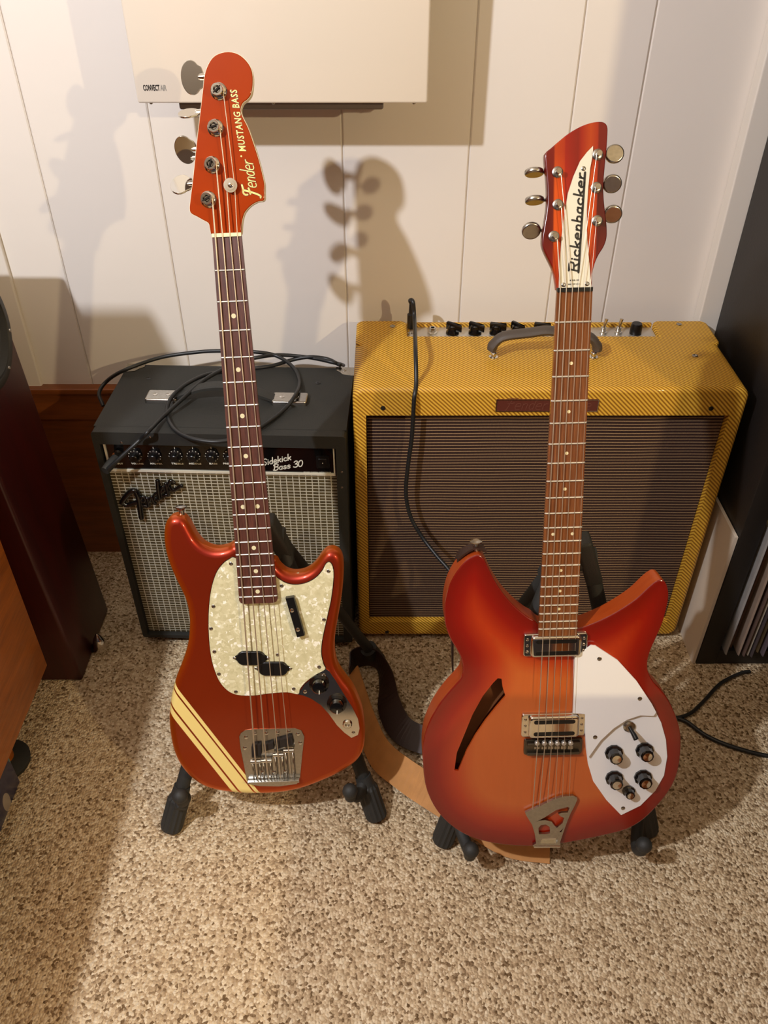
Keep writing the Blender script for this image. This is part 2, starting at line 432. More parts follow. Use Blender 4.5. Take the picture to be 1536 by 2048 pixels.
structure('wall_right', MB().box(RX1, RX1+.1, RY0, WY, 0, RZ1), 'panelling')
# rear wall with a window opening
wx0, wx1, wz0, wz1 = .15, .92, .62, 1.15
fw = MB().box(RX0, wx0, RY0-.1, RY0, 0, RZ1).box(wx1, RX1, RY0-.1, RY0, 0, RZ1).box(wx0, wx1, RY0-.1, RY0, 0, wz0).box(wx0, wx1, RY0-.1, RY0, wz1, RZ1)
structure('wall_front', fw, 'panelling')
wf = structure('window_1', MB().box(wx0, wx1, RY0-.07, RY0-.03, wz0, wz0+.05).box(wx0, wx1, RY0-.07, RY0-.03, wz1-.05, wz1).box(wx0, wx0+.05, RY0-.07, RY0-.03, wz0, wz1).box(wx1-.05, wx1, RY0-.07, RY0-.03, wz0, wz1)  .box(.525, .545, RY0-.07, RY0-.03, wz0, wz1), 'trim_paint')
structure('ceiling', MB().box(RX0, RX1, RY0, WY, RZ1, RZ1+.08), 'ceiling')
# stained wood baseboard: a tall lower board, a cap board above it
zt = at(90,776,y=WY-.018).z; zs = at(110,838,y=WY-.018).z
bb = structure('baseboard_back', MB().box(RX0, RX1, WY-.016, WY, 0, zs-.001), 'baseboard')
MB().box(RX0, RX1, WY-.020, WY, zs, zt-.012).build('upper_board', 'baseboard', bb)
MB().slab(rrect(RX0, RX1, WY-.024, WY, .003), zt-.012, zt, .003, .001, 3).build('cap_moulding', 'baseboard', bb)
# casing at right, batten at left
xc = at(1390,620,y=WY).x
structure('trim_1', MB().slab(rrect(xc, xc+.13, WY-.030, WY, .003), zt, RZ1), 'trim_paint')
xb = at(76,772,y=WY).x
structure('trim_2', MB().slab(rrect(xb-.03, at(88,772,y=WY).x, WY-.010, WY, .003), zt, RZ1), 'trim_paint')
# ================================================================== wall heater
HY = 1.342
hz = at(560,207,y=HY).z; hx0 = at(275,206,y=HY).x; hx1 = at(856,207,y=HY).x
ht = thing('wall_heater', 'white enamelled wall heater panel hanging behind the red bass headstock', 'heater', loc=((hx0+hx1)/2, WY, hz))
ox = -(hx0+hx1)/2
def H(b): return b
Mh = Matrix.Translation((-(hx0+hx1)/2, -WY, -hz))
MB(Mh).box(hx0, hx1, HY, HY+.022, hz, hz+.62, bev=.004).build('front_panel', 'heater', ht)
MB(Mh).box(at(360,215,y=HY+.03).x, at(767,212,y=HY+.03).x, HY+.023, WY-.001, hz-.014, hz+.58, bev=.004).build('rear_housing', 'heater_back', ht)
FH = Frame(Vector((0,HY,hz)), Vector((1,0,0)), Vector((0,0,1)))
MF = Mh @ FH.M()
a = FH.px(287,181); b_ = FH.px(320,181); c_ = FH.px(321,181); d_ = FH.px(334,181)
textmesh(MB(MF), 'CONVECT', a, b_, .0075, 0, .0003, bold=.035).build('maker_name', 'black_ink', ht)
textmesh(MB(MF), 'AIR', c_, d_, .0075, 0, .0003, bold=.03).build('maker_name', 'grey_ink', ht)
for u in (302, 547, 828):
    p = at(u, 209, y=HY+.01); MB(Mh).ball((p.x, HY+.012, hz-.001), .003, n=10).build('screw', 'nickel', ht)
# ================================================================== guitars
def gframe(q, L, drop=0):
    x,y,z,al,ga,ps = q
    up = Vector((0, math.sin(al), math.cos(al))); rt = Vector((1,0,0))
    U = up*math.cos(ga)-rt*math.sin(ga); R = rt*math.cos(ga)+up*math.sin(ga)
    Rz = Matrix.Rotation(ps, 3, 'Z'); U = Rz@U; R = Rz@R
    return Frame(Vector((x,y,z))-U*L, R, U)
def fretpos(n, L): return L*(1-2**(-n/12))
def zc(lst, s, ox, oy): return [(ox+a/s, oy+b/s) for a, b in lst]

# ---------------------------------------------------------------- red bass
LB = .845
FB = gframe((-0.2072,1.0858,0.8893,0.3947,0.0374,0.0073), LB)
bass = thing('bass_guitar', 'metallic red bass with cream stripes, on a stand before the black amplifier', 'bass guitar', M=FB.M())
TB = -.012                      # body face below the fret tops
BT = .038
def bz3(lst, h=TB, n=5): return [tuple(p) for p in catmull([Vector(FB.px(u,v,h)) for u,v in zc(lst,3.102,300,980)], n, True)]
def bpt(a, b, h=TB): return FB.px(300+a/3.102, 980+b/3.102, h)
body = [(524,330),(480,352),(430,364),(380,360),(330,337),(290,297),(262,250),(235,200),(205,167),(165,157),(125,167),(98,202),(88,260),(90,330),(103,400),(130,480),(165,560),(200,630),(228,700),(243,780),(245,850),(238,930),(222,1000),(198,1070),(170,1140),(148,1210),(130,1290),(120,1380),(122,1470),(135,1560),(158,1640),(195,1710),(250,1775),(320,1825),(400,1855),(500,1872),(600,1880),(680,1880),(780,1876),(880,1862),(980,1835),(1070,1800),(1150,1765),(1220,1725),(1280,1680),(1318,1620),(1333,1540),(1330,1450),(1315,1370),(1290,1300),(1255,1230),(1210,1170),(1170,1110),(1150,1050),(1143,970),(1150,890),(1165,800),(1182,700),(1195,600),(1200,500),(1195,430),(1175,388),(1140,368),(1100,372),(1065,402),(1035,445),(1000,483),(950,510),(890,517),(840,502),(800,467),(775,432),(700,425),(600,345)]
# red finish with competition stripes laid across the corner
m = NT('candy_red_with_stripes'); X = m.xyz()
p1 = Vector(bpt(158,1215)); p2 = Vector(bpt(640,1828)); dd = (p2-p1).normalized(); nn = Vector((dd.y,-dd.x))
if (Vector(bpt(125,1380))-p1).dot(nn) < 0: nn = -nn
wtot = (Vector(bpt(122,1385))-p1).dot(nn)
s = m.math('DIVIDE', m.math('ADD', m.math('MULTIPLY', m.math('SUBTRACT', X[0], p1.x), nn.x), m.math('MULTIPLY', m.math('SUBTRACT', X[1], p1.y), nn.y)), wtot)
def band(lo, hi): return m.math('MULTIPLY', m.math('GREATER_THAN', s, lo), m.math('LESS_THAN', s, hi))
bd = m.math('MAXIMUM', m.math('MAXIMUM', band(0,.15), band(.22,.70)), band(.78,1.0))
front = m.math('GREATER_THAN', X[2], TB-.03)
bd = m.math('MULTIPLY', bd, front)
n1 = m.noise(9, 5)
red = m.mix(n1, lin((128,26,8)), lin((146,32,10)))
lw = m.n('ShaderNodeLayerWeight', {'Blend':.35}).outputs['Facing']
red = m.mix(m.math('MINIMUM', m.math('MULTIPLY', lw, 1.1), 1.0), red, lin((255,128,16)))  # paints the orange edge highlight into the colour by viewing angle
chip = m.math('MULTIPLY', m.math('GREATER_THAN', m.noise(60, 2), .76), m.math('LESS_THAN', X[2], TB-.003))
red = m.mix(chip, red, lin((225,190,150)))
m.set(col=m.mix(bd, red, lin((232,208,128))), metal=m.math('MULTIPLY', m.math('SUBTRACT', 1.0, bd), .7), rough=.38, coat=.35, crough=.1)
MT['bass_red'] = m.m
MB().slab(bz3(body, TB-.008), TB-BT, TB, .012, .012, 6).build('body', 'bass_red', bass)
pg = [(532,425),(490,432),(450,462),(410,520),(380,620),(366,740),(364,850),(370,960),(385,1060),(410,1140),(440,1200),(490,1250),(550,1272),(640,1275),(740,1262),(850,1255),(918,1266),(930,1235),(962,1195),(1020,1150),(1085,1113),(1075,1080),(1062,1020),(1065,950),(1080,870),(1100,780),(1122,680),(1135,580),(1138,510),(1128,465),(1110,449),(1090,462),(1070,500),(1030,545),(970,578),(900,590),(840,578),(790,548),(770,535),(650,520)]
hh = TB+.0022
def pgp(): return [Vector(FB.px(u,v,hh)) for u,v in zc(pg,3.102,300,980)]
P = [tuple(p) for p in catmull(pgp(), 4, True)]
dk = MB().slab(inset(ccw(P), -.0009), TB-.0002, TB+.0008).build('pickguard_underlayer', 'black', bass)
guard = MB().slab(P, TB+.0008, hh).build('pickguard', 'pearloid', bass)
for a,b in [(503,457),(394,722),(379,860),(400,1003),(428,1142),(533,1252),(892,1234),(1050,1098),(1080,804),(1108,503),(817,594)]:
    screw(bass, bpt(a,b,hh), .0030, hh, 'nickel')
# control plate
cp = [(918,1268),(960,1205),(1030,1150),(1090,1110),(1112,1125),(1150,1180),(1200,1262),(1250,1340),(1290,1420),(1300,1480),(1290,1520),(1250,1538),(1205,1505),(1160,1460),(1110,1390),(1060,1335),(1000,1295),(950,1275)]
MB().slab([FB.px(u,v,TB+.002) for u,v in zc(cp,3.102,300,980)], TB, TB+.0018).build('control_plate', 'chrome', bass)
MT['bass_metal'] = MT['chrome']
for k,(a,b) in enumerate([(1048,1212),(1158,1335)]):
    c = bpt(a,b,TB+.008); z = TB+.0018
    kb = MB().lathe(c, [(.0155,z+.0005),(.0155,z+.003),(.0115,z+.005),(.0105,z+.0145),(.009,z+.016),(.002,z+.0162)], 28).build('control_knob', 'gloss_black', bass)
    MB().ribbon([(c[0]+.001,c[1]-.004),(c[0]+.0005,c[1]-.0095)], .0012, z+.0160, z+.0166).build('pointer_line', 'white_ink', kb)
c = bpt(1225,1452,TB+.002); jk = MB().lathe(c, [(.0075,TB+.002),(.0075,TB+.0035),(.006,TB+.005),(.0033,TB+.005),(.003,TB-.002)], 6+18, cap=False).build('output_jack', 'chrome', bass)
MB().lathe(c, [(.0032,TB-.001),(.0001,TB+.0023)], 12).build('jack_hole', 'dark', jk)
for a,b in [(1078,1150),(962,1252),(1262,1507)]: screw(bass, bpt(a,b,TB+.002), .003, TB+.0018, 'chrome')
# thumb rest
q = [bpt(a,b,TB+.012) for a,b in [(840,672),(892,664),(960,902),(912,914)]]
tr = MB().slab(q, TB+.004, TB+.013, .001, 0, 2).build('thumb_rest', 'black', bass)
for a,b in [(880,747),(917,866)]: screw(tr, bpt(a,b,TB+.013), .0032, TB+.013, 'chrome')
# pickups
for (a0,a1,b0,b1) in [(538,718,1001,1086),(672,856,1066,1151)]:
    l = bpt((a0+a1)/2-(a1-a0)/2,(b0+b1)/2,TB+.004); r = bpt(a1,(b0+b1)/2,TB+.004); t = bpt((a0+a1)/2,b0,TB+.004); bo = bpt((a0+a1)/2,b1,TB+.004)
    cx_, cy_ = (l[0]+r[0])/2, (t[1]+bo[1])/2; hw = (r[0]-l[0])/2; hg = (t[1]-bo[1])/2
    M2 = Matrix.Translation((cx_,cy_,0)) @ Matrix.Rotation(math.atan2(r[1]-l[1], r[0]-l[0]), 4, 'Z')
    poly = rrect(-hw,hw,-hg,hg,hg*.96,8)
    pk = MB(M2).slab(poly, hh, hh+.004, .0015, 0, 3).build('pickup', 'black', bass)
    for sx in (-1,1):
        MB(M2).slab([(sx*(hw+.0065),.0),(sx*hw*.9,.006),(sx*hw*.86,0),(sx*hw*.9,-.006)], hh, hh+.0012).build('pickup_ear', 'black', pk)
        screw(pk, (sx*(hw+.0032),0), .0022, hh+.0012, 'nickel', M2)
screw(bass, bpt(792,1022,hh), .0028, hh)
# bridge
bp = [(552,1530),(562,1508),(590,1490),(640,1484),(900,1478),(940,1492),(958,1530),(945,1640),(930,1800),(910,1825),(800,1840),(680,1838),(612,1825),(600,1800),(580,1700),(560,1600)]
brd = MB().slab([FB.px(u,v,TB+.002) for u,v in zc(bp,3.102,300,980)], TB, TB+.002, .0006, 0, 2).build('bridge_plate', 'nickel', bass)
for a,b in [(596,1534),(589,1601),(917,1514),(932,1570),(650,1512),(722,1510),(792,1506),(862,1500),(700,1750),(770,1750),(842,1745)]: screw(bass, bpt(a,b,TB+.002), .003, TB+.002, 'chrome')
# tail block and worn mute pads
l = bpt(606,1800,TB+.006); r = bpt(928,1790,TB+.006)
M2 = Matrix.Translation((l[0],l[1],0)) @ Matrix.Rotation(math.atan2(r[1]-l[1], r[0]-l[0]), 4, 'Z'); wl = math.dist(l,r)
MB(M2).box(0, wl, -.004, .0, TB+.002, TB+.012, bev=.0008).build('tail_lip', 'nickel', bass)
for pl in ([(630,1590),(645,1577),(690,1572),(692,1640),(632,1652)],[(705,1578),(765,1560),(772,1600),(708,1618)],[(775,1552),(880,1524),(892,1572),(785,1605)]):
    MB().slab([bpt(a,b,TB+.005) for a,b in pl], TB+.002, TB+.008, .001, 0, 2).build('mute_pad', 'dark', bass)
sadl = [(655,1690),(722,1685),(795,1648),(860,1622)]
tails = [(655,1762),(722,1762),(797,1758),(862,1752)]
for k,((a,b),(a2,b2)) in enumerate(zip(sadl,tails)):
    p = bpt(a,b,TB+.012); 
    sd = MB().tube([(p[0]-.008,p[1],TB+.0095),(p[0]+.008,p[1],TB+.0095)], .0032, 12).build('saddle', 'chrome', bass)
    e = bpt(a2,b2,TB+.006)
    for sx in (-.0055,.0055): MB().tube([(p[0]+sx,p[1]-.001,TB+.0085),(p[0]+sx,l[1]+.001,TB+.0085)], .0011, 8).build('adjuster_screw', 'nickel', sd)
# neck, fretboard
def nw(s_, w0, w1, L1): return w0+(w1-w0)*s_/L1
def neck_parts(root, L0, L, w0, w1, L1, end_s, board, dots, nfr, dotmat, dot_r, nutmat, boardname, thick=.021, endr=.006):
    def y(s_): return L0-s_
    e = end_s; w_e = nw(e,w0,w1,L1)
    MB().slab([(-w0/2,y(0)),( w0/2,y(0)),(w_e/2,y(e)+endr),(w_e/2-endr*.35,y(e)+endr*.3),(w_e/2-endr,y(e)),(-w_e/2+endr,y(e)),(-w_e/2+endr*.35,y(e)+endr*.3),(-w_e/2,y(e)+endr)], -.0065, -.0012).build('fretboard', board, root)
    # neck back: rounded section
    b = MB(); N = 10; rings = []
    for s_ in (-.004, .1, .25, e*.8, e-.012):
        wd = nw(max(s_,0),w0,w1,L1)/2; t = thick*(1+.12*s_/e)
        rings.append([(wd*math.cos(math.pi*k/N), y(s_), -.0065-(t-.0065)*math.sin(math.pi*k/N)**.8) for k in range(N+1)])
    vs = [p for r_ in rings for p in r_]; fs = []
    for i in range(len(rings)-1):
        for k in range(N): fs.append((i*(N+1)+k, i*(N+1)+k+1, (i+1)*(N+1)+k+1, (i+1)*(N+1)+k))
        fs.append((i*(N+1), (i+1)*(N+1), (i+1)*(N+1)+N, i*(N+1)+N))
    b.add(vs, fs, True); b.add(rings[0], [tuple(range(N+1))]); b.add(rings[-1], [tuple(range(N+1))])
    neck = b.build('neck', 'maple' if nfr == 19 else 'rick_orange', root)
    for n_ in range(1, nfr+1):
        s_ = fretpos(n_, L); wd = nw(s_,w0,w1,L1)/2-.0004
        MB().tube([(-wd,y(s_),-.0012),(-wd+.0006,y(s_),-.0004),(wd-.0006,y(s_),-.0004),(wd,y(s_),-.0012)], .0011, 8).build('fret', 'satin', root)
    for n_, off in dots:
        s_ = (fretpos(n_-1,L)+fretpos(n_,L))/2
        MB().cyl((off,y(s_)), dot_r, dot_r, -.0016, -.00105, 18).build('position_dot', dotmat, root)
    MB().box(-w0/2, w0/2, y(0)-.0005, y(0)+.0042, -.0065, .0006).build('nut', nutmat, root)
    return neck
hpl = [(520,1985),(510,1930),(495,1875),(440,1842),(380,1808),(320,1775),(303,1730),(310,1640),(340,1400),(375,1060),(410,760),(440,500),(455,370),(480,280),(530,190),(600,140),(700,120),(800,145),(880,210),(930,290),(948,380),(945,480),(928,560),(890,610),(850,640),(827,690),(827,740),(850,800),(900,900),(960,1070),(1010,1230),(1050,1390),(1068,1480),(1068,1560),(1065,1640),(1000,1655),(930,1695),(870,1760),(845,1830),(835,1900),(832,1985)]
HT = -.0075
def hp(a,b,h=HT): return FB.px(320+a/5.12, 80+b/5.12, h)
m = NT('headstock_red'); m.set(col=m.mix(m.noise(14,4), lin((146,46,6)), lin((158,56,10))), metal=0, rough=.13, coat=0, spec=.3); MT['head_red'] = m.m
hs_pts = [Vector(hp(a,b)) for a,b in hpl]
hs_curve = [tuple(p) for p in catmull(hs_pts, 3)]
neckB = neck_parts(bass, LB, .762, .0385, .0566, .5, LB-FB.px(515,1207,-.001)[1], 'rosewood', [(3,0),(5,0),(7,0),(9,0),(12,-.0105),(12,.0105),(15,0),(17,0),(19,0)], 19, 'pearl_dot', .0032, 'bone', 'rosewood', .021)
hd = MB().slab(hs_curve, HT-.0135, HT, .0012, .0015, 3).build('headstock', 'head_red', bass)
MB().slab(inset(ccw(hs_curve), -.0004), HT-.0125, HT-.0012).build('bare_wood_edge', 'bone', hd, 'pale bare wood edge of the headstock')
# tuners
tp = [(597,520),(562,895),(528,1275),(490,1630)]
keyc = [(320,385),(290,750),(255,1125),(210,1480)]; kang = [4,-66,42,-50]
posts = []
for (a,b),(ka,kb),an in zip(tp,keyc,kang):
    c = hp(a,b,HT+.004); t = MB()
    tn = MB().lathe(c, [(.0105,HT),(.0105,HT+.0012),(.0085,HT+.0028),(.0072,HT+.003),(.0068,HT+.012),(.0075,HT+.0145),(.007,HT+.0155),(.0045,HT+.0155),(.003,HT+.012)], 24).build('tuning_machine', 'chrome', bass)
    ang = random.uniform(0,3)
    MB(Matrix.Translation((c[0],c[1],0))@Matrix.Rotation(ang,4,'Z')).box(-.0062,.0062,-.0009,.0009,HT+.0135,HT+.01558).build('post_slot', 'dark', tn)
    posts.append(c)
    kc = hp(ka+10,kb,HT-.024); ex = kc[0]+.012
    MB().tube([(kc[0]+.008,kc[1],HT-.024),(c[0]+.004,kc[1],HT-.024)], .0032, 12).build('key_shaft', 'chrome', tn)
    MB().tube([(ex-.002,kc[1],HT-.024),(ex+.010,kc[1],HT-.024)], [.0042,.0055], 12).build('key_ferrule', 'chrome', tn)
    Mk = Matrix.Translation((kc[0]-.001,kc[1],HT-.024)) @ Matrix.Rotation(math.radians(an), 4, 'X')
    key = [(.0135*math.cos(t_)+ (.003 if math.cos(t_) > .8 else 0), .0205*math.sin(t_)) for t_ in [2*math.pi*k/40 for k in range(40)]]
    MB(Mk).slab(key, -.0013, .0013, .0008, .0008, 3).build('key', 'chrome', tn)
    MB().cyl((c[0]-.001,c[1]), .011,.011, HT-.022, HT-.0136, 16).build('gear_housing', 'chrome', tn)
# string tree
c = hp(722,1488,HT+.006); stt = MB().lathe(c, [(.0045,HT),(.0045,HT+.005),(.0086,HT+.0055),(.0089,HT+.0075),(.0062,HT+.0078),(.006,HT+.0082),(.0045,HT+.0083)], 24).build('string_retainer', 'washer', bass)
screw(stt, c, .0032, HT+.0083, 'chrome')
# strings
nx = [(-.0145),(-.0049),(.0049),(.0145)]
for k in range(4):
    rr = [.00115,.00095,.00075,.00055][k]
    pc = posts[3-k]; sx = bpt(*sadl[k],TB+.0125); tl = bpt(*tails[k],TB+.006)
    # E string goes to the tuner nearest the nut
    order = [3,2,1,0]; pc = posts[order[k]]
    stn = [(pc[0]+.0068,pc[1],HT+.009)]
    if k >= 2:
        sg = -1 if k == 2 else 1
        stn.append((c[0]+sg*.0052, c[1], HT+.0048))
    stn += [(nx[k],LB+.002,.0012),(nx[k],LB-.001,.0012),(sx[0],sx[1]+.001,TB+.0138),(sx[0],sx[1]-.002,TB+.013),(sx[0],l[1]+.002,TB+.006)]
    MB().tube(stn, rr, 8).build('string', 'string', bass)
# decals
A = hp(1010,1600); B = hp(925,1190)
st, wd = lettering('Fender', 1, .02, .35)
stf = fit_line([[((x),(y*1.3)) for x,y in l] for l in st], wd+.3, hp(1000,1600), hp(940,1195))
bk = MB(); gd = MB()
for i,l in enumerate(stf):
    wv_ = .0022 if i < 3 else .0011
    bk.ribbon(l, wv_+.0009, HT, HT+.00015); gd.ribbon(l, wv_, HT, HT+.0003)
bk.build('decal_outline', 'black_ink', hd); gd.build('script_decal', 'gold_ink', hd)
t1 = MB(); textmesh(t1, 'MUSTANG BASS', hp(880,1138), hp(785,510), .0085, HT, HT+.0003, shear=.15, bold=.015, spacing=1.15); t1.build('model_decal', 'gold_ink', hd)
textmesh(MB(), 'MUSTANG BASS', hp(880,1138), hp(785,510), .0085, HT, HT+.00015, shear=.15, bold=.045, spacing=1.15).build('decal_outline', 'black_ink', hd)
MB().lathe(hp(832,1190), [(.0011,HT),(.0011,HT+.0003)], 10).build('registered_mark', 'gold_ink', hd)
# strap buttons
pb = FB.px(363,1022,TB-.019); 
MB(Matrix.Translation((pb[0],pb[1]-.006,TB-.019))@Matrix.Rotation(-math.pi/2,4,'X')).lathe((0,0), [(.004,-.004),(.004,.003),(.0035,.007),(.0085,.011),(.0085,.013),(.004,.0145)], 20).build('strap_button', 'nickel', bass)

# ---------------------------------------------------------------- fireglo guitar
LR = .775
FR = gframe((0.2231,0.9236,0.8841,0.3237,0.0233,0.0091), LR)
rick = thing('electric_guitar', 'red and amber sunburst electric guitar with white pickguard, before the yellow amplifier', 'guitar', M=FR.M())
TR = -.011; RT = .038
def rp(a,b,h=TR): return FR.px(820+a/2.648, 1060+b/2.648, h)
rb = [(660,482),(625,462),(560,410),(500,345),(450,270),(415,200),(390,152),(365,133),(330,142),(290,170),(245,225),(210,290),(190,360),(182,430),(187,500),(210,570),(245,630),(270,680),(280,730),(272,780),(240,820),(195,870),(150,930),(110,1000),(80,1080),(68,1160),(70,1250),(80,1340),(105,1420),(145,1490),(200,1550),(260,1595),(330,1630),(420,1655),(520,1670),(640,1675),(760,1668),(900,1645),(1040,1615),(1150,1585),(1240,1530),(1320,1450),(1380,1370),(1415,1290),(1430,1210),(1435,1130),(1430,1060),(1410,990),(1375,910),(1330,850),(1290,805),(1265,760),(1258,710),(1270,650),(1300,580),(1335,500),(1358,420),(1370,350),(1362,295),(1340,267),(1310,270),(1270,300),(1200,365),(1120,420),(1040,465),(960,500),(900,520),(800,535),(700,515)]
RO = ccw([tuple(p) for p in catmull([Vector(rp(a,b)) for a,b in rb], 4, True)])
fh = [(485,788),(490,830),(506,882),(460,935),(400,1010),(345,1090),(300,1170),(255,1278),(235,1272),(248,1180),(285,1090),(330,980),(385,880),(440,810),(465,785)]
FHo = ccw([rp(a,b) for a,b in fh])
m = NT('fireglo_finish')
at_ = m.n('ShaderNodeAttribute', attribute_name='burst').outputs['Fac']
fac = m.math('ADD', at_, m.math('MULTIPLY', m.math('SUBTRACT', m.noise(7,3), .5), .2))
gr_ = m.noise(40, 5, m.stretch(5,.6,1), .6)
colr = m.ramp(fac, [(0, lin((112,10,3))), (.22, lin((136,16,5))), (.5, lin((172,50,14))), (.85, lin((192,92,34)))])
colr = m.mix(m.math('MULTIPLY', gr_, .16), colr, lin((120,40,12)))
m.set(col=colr, rough=.24, coat=.7, crough=.08); MT['fireglo'] = m.m
m = NT('fireglo_side'); X = m.xyz()
m.set(col=m.mix(m.noise(30,4,m.stretch(1,1,6)), lin((150,52,14)), lin((172,74,22))), rough=.35, coat=.4, crough=.2); MT['rick_orange'] = m.m
# soundboard with a real sound hole
def edge_dist(p, poly):
    best = 9; px_, py_ = p
    for i in range(0, len(poly)):
        ax, ay = poly[i][:2]; bx, by = poly[(i+1)%len(poly)][:2]; dx, dy = bx-ax, by-ay; L2 = dx*dx+dy*dy
        t = max(0, min(1, ((px_-ax)*dx+(py_-ay)*dy)/L2)) if L2 else 0
        d = math.hypot(px_-ax-t*dx, py_-ay-t*dy)
        if d < best: best = d
    return best
er = .0016; RI = inset(RO, er)
pts = [Vector(p) for p in RI]; eds = [(i,(i+1)%len(RI)) for i in range(len(RI))]
b0 = len(pts); pts += [Vector(p) for p in FHo]; eds += [(b0+i, b0+(i+1)%len(FHo)) for i in range(len(FHo))]
xmn, xmx = min(p[0] for p in RO), max(p[0] for p in RO); ymn, ymx = min(p[1] for p in RO), max(p[1] for p in RO)
x = xmn
while x < xmx:
    y = ymn
    while y < ymx:
        if inpoly((x,y), RI) and not inpoly((x,y), FHo) and edge_dist((x,y), RI) > .004 and edge_dist((x,y), FHo) > .003: pts.append(Vector((x,y)))
        y += .008
    x += .008
V, E_, F_, *_r = delaunay_2d_cdt(pts, eds, [], 1, 1e-7)
keep = []
for f in F_:
    cc = sum((V[i] for i in f), Vector((0,0)))/len(f)
    if inpoly(cc, RI) and not inpoly(cc, FHo): keep.append(tuple(f) if area2([V[i] for i in f]) > 0 else tuple(reversed(f)))
bmx = MB(); bmx.add([(q.x,q.y,TR) for q in V], keep)
n = len(RO)
ring = [inset(RO, er*(1-math.cos(a)))  for a in (0, math.pi/4)]+[RI]
zz = [TR-er, TR-er*(1-math.sin(math.pi/4)), TR]
vs = [(p[0],p[1],z) for r_, z in zip(ring, zz) for p in r_]
bmx.add(vs, [(k*n+i,k*n+(i+1)%n,(k+1)*n+(i+1)%n,(k+1)*n+i) for k in range(2) for i in range(n)], True)
n = len(FHo)
bmx.add([(p[0],p[1],z) for z in (TR-.004,TR) for p in FHo], [(i,n+i,n+(i+1)%n,(i+1)%n) for i in range(n)])
top = bmx.build('soundboard', 'fireglo', rick)
atb = top.data.attributes.new('burst', 'FLOAT', 'POINT')
cN = Vector(rp(760,500)); 
for i, v in enumerate(top.data.vertices):
    d = edge_dist((v.co.x, v.co.y), RO); atb.data[i].value = max(0, min(1, (d-.004)/.085))
sides = MB(); n = len(RO)
prf = [(0, TR-er), (0, TR-RT+.003), (.003, TR-RT)]
vs = [(p[0],p[1],z) for d, z in prf for p in (inset(RO, d) if d else RO)]
sides.add(vs, [(k*n+i,k*n+(i+1)%n,(k+1)*n+(i+1)%n,(k+1)*n+i) for k in range(2) for i in range(n)], True)
sides.add(vs[-n:], [tuple(range(n))])
sides.build('body_sides_and_back', 'rick_orange', rick, 'amber sides of the body')
MB().slab(inset(FHo, -.006), TR-.026, TR-.022).build('sound_hole_floor', plain('bare_inner_wood', (120,72,36), .7), rick)
# pickguards
PGL = [(868,672),(960,612),(985,615),(1100,690),(1200,800),(1280,920),(1330,1020),(1355,1110),(1362,1200),(1345,1300),(1300,1380),(1220,1460),(1118,1510),(1040,1430),(970,1330),(943,1240),(932,1160),(926,1080),(926,975),(863,970)]
MB().slab([tuple(rp(a,b,TR+.002)) for a,b in PGL], TR, TR+.002).build('lower_pickguard', 'white_plastic', rick)
PGU = [(873,676),(960,612),(985,615),(1100,690),(1200,800),(1280,920),(1304,966),(1290,985),(1220,982),(1150,1005),(1080,1050),(1010,1115),(945,1205),(934,1150),(928,1080),(928,975),(864,970)]
MB().slab([tuple(rp(a,b,TR+.007)) for a,b in PGU], TR+.0045, TR+.007).build('raised_pickguard', 'white_plastic', rick)
for a,b,h in [(1003,682,.007),(1217,893,.007),(980,1097,.007),(1128,1473,.002)]:
    screw(rick, rp(a,b,TR+h), .0032, TR+h, 'nickel')
    if h > .005: MB().cyl(rp(a,b,TR+h), .003,.003,TR+.002,TR+.0045,12).build('spacer', 'nickel', rick)
for a,b,r_ in [(1078,1165,1),(1240,1152,1),(1080,1300,1),(1232,1295,1),(1156,1368,.72)]:
    c = rp(a,b+12,TR+.002); z = TR+.002; hgt = .017*r_
    k_ = MB().lathe(c, [(.0125*r_*1.05,z),(.0125*r_*1.05,z+.003),(.0105*r_,z+.0045),(.0098*r_,z+hgt*.9),(.009*r_,z+hgt)], 10, smooth=False).build('control_knob', 'gloss_black', rick)
    MB().lathe(c, [(.0066*r_,z+hgt-.0005),(.0066*r_,z+hgt+.0006),(.001,z+hgt+.0008)], 24).build('metal_cap', 'chrome', k_)
c = rp(1160,1040,TR+.003)
tg = MB().lathe(c, [(.0085,TR+.002),(.0085,TR+.0045),(.006,TR+.006)], 20).build('selector_switch', 'nickel', rick)
MB().tube([(c[0],c[1],TR+.005),(c[0]+.004,c[1]-.006,TR+.014),(c[0]+.006,c[1]-.010,TR+.020)], [.0025,.0035,.0038], 10).build('switch_tip', 'black', tg)
# pickups
def toaster(a0,b0,a1,b1,slope):
    p = FR.px(a0,(b0+b1)/2,TR+.006); q = FR.px(a1,(b0+b1)/2+slope,TR+.006)
    t = FR.px((a0+a1)/2,b0,TR+.006)[1]; bo = FR.px((a0+a1)/2,b1,TR+.006)[1]
    cx_ = (p[0]+q[0])/2; cy_ = (t+bo)/2; hw = (q[0]-p[0])/2; hg = (t-bo)/2
    M2 = Matrix.Translation((cx_,cy_,0))
    pk = MB(M2).slab(rrect(-hw,hw,-hg,hg,.004,4), TR, TR+.006, .0015, 0, 3).build('pickup', 'chrome', rick)
    MB(M2).slab(rrect(-hw*.79,hw*.79,-hg*.96,hg*.96,.006,5), TR+.006, TR+.0125, .004, 0, 5).build('pickup_cover', 'chrome', pk)
    for sg in (-1,1):
        MB(M2).slab(rrect(-hw*.64,hw*.64,sg*hg*.52-hg*.17,sg*hg*.52+hg*.17,hg*.16,4), TR+.0123, TR+.0128).build('black_slot', 'black', pk)
    for sx in (-1,1):
        for sy in (-.55,0,.55): screw(pk, (sx*hw*.88,sy*hg), .0021, TR+.006, 'chrome', M2)
toaster(1047,1268,1175,1312,0); toaster(1043,1428,1171,1473,0)
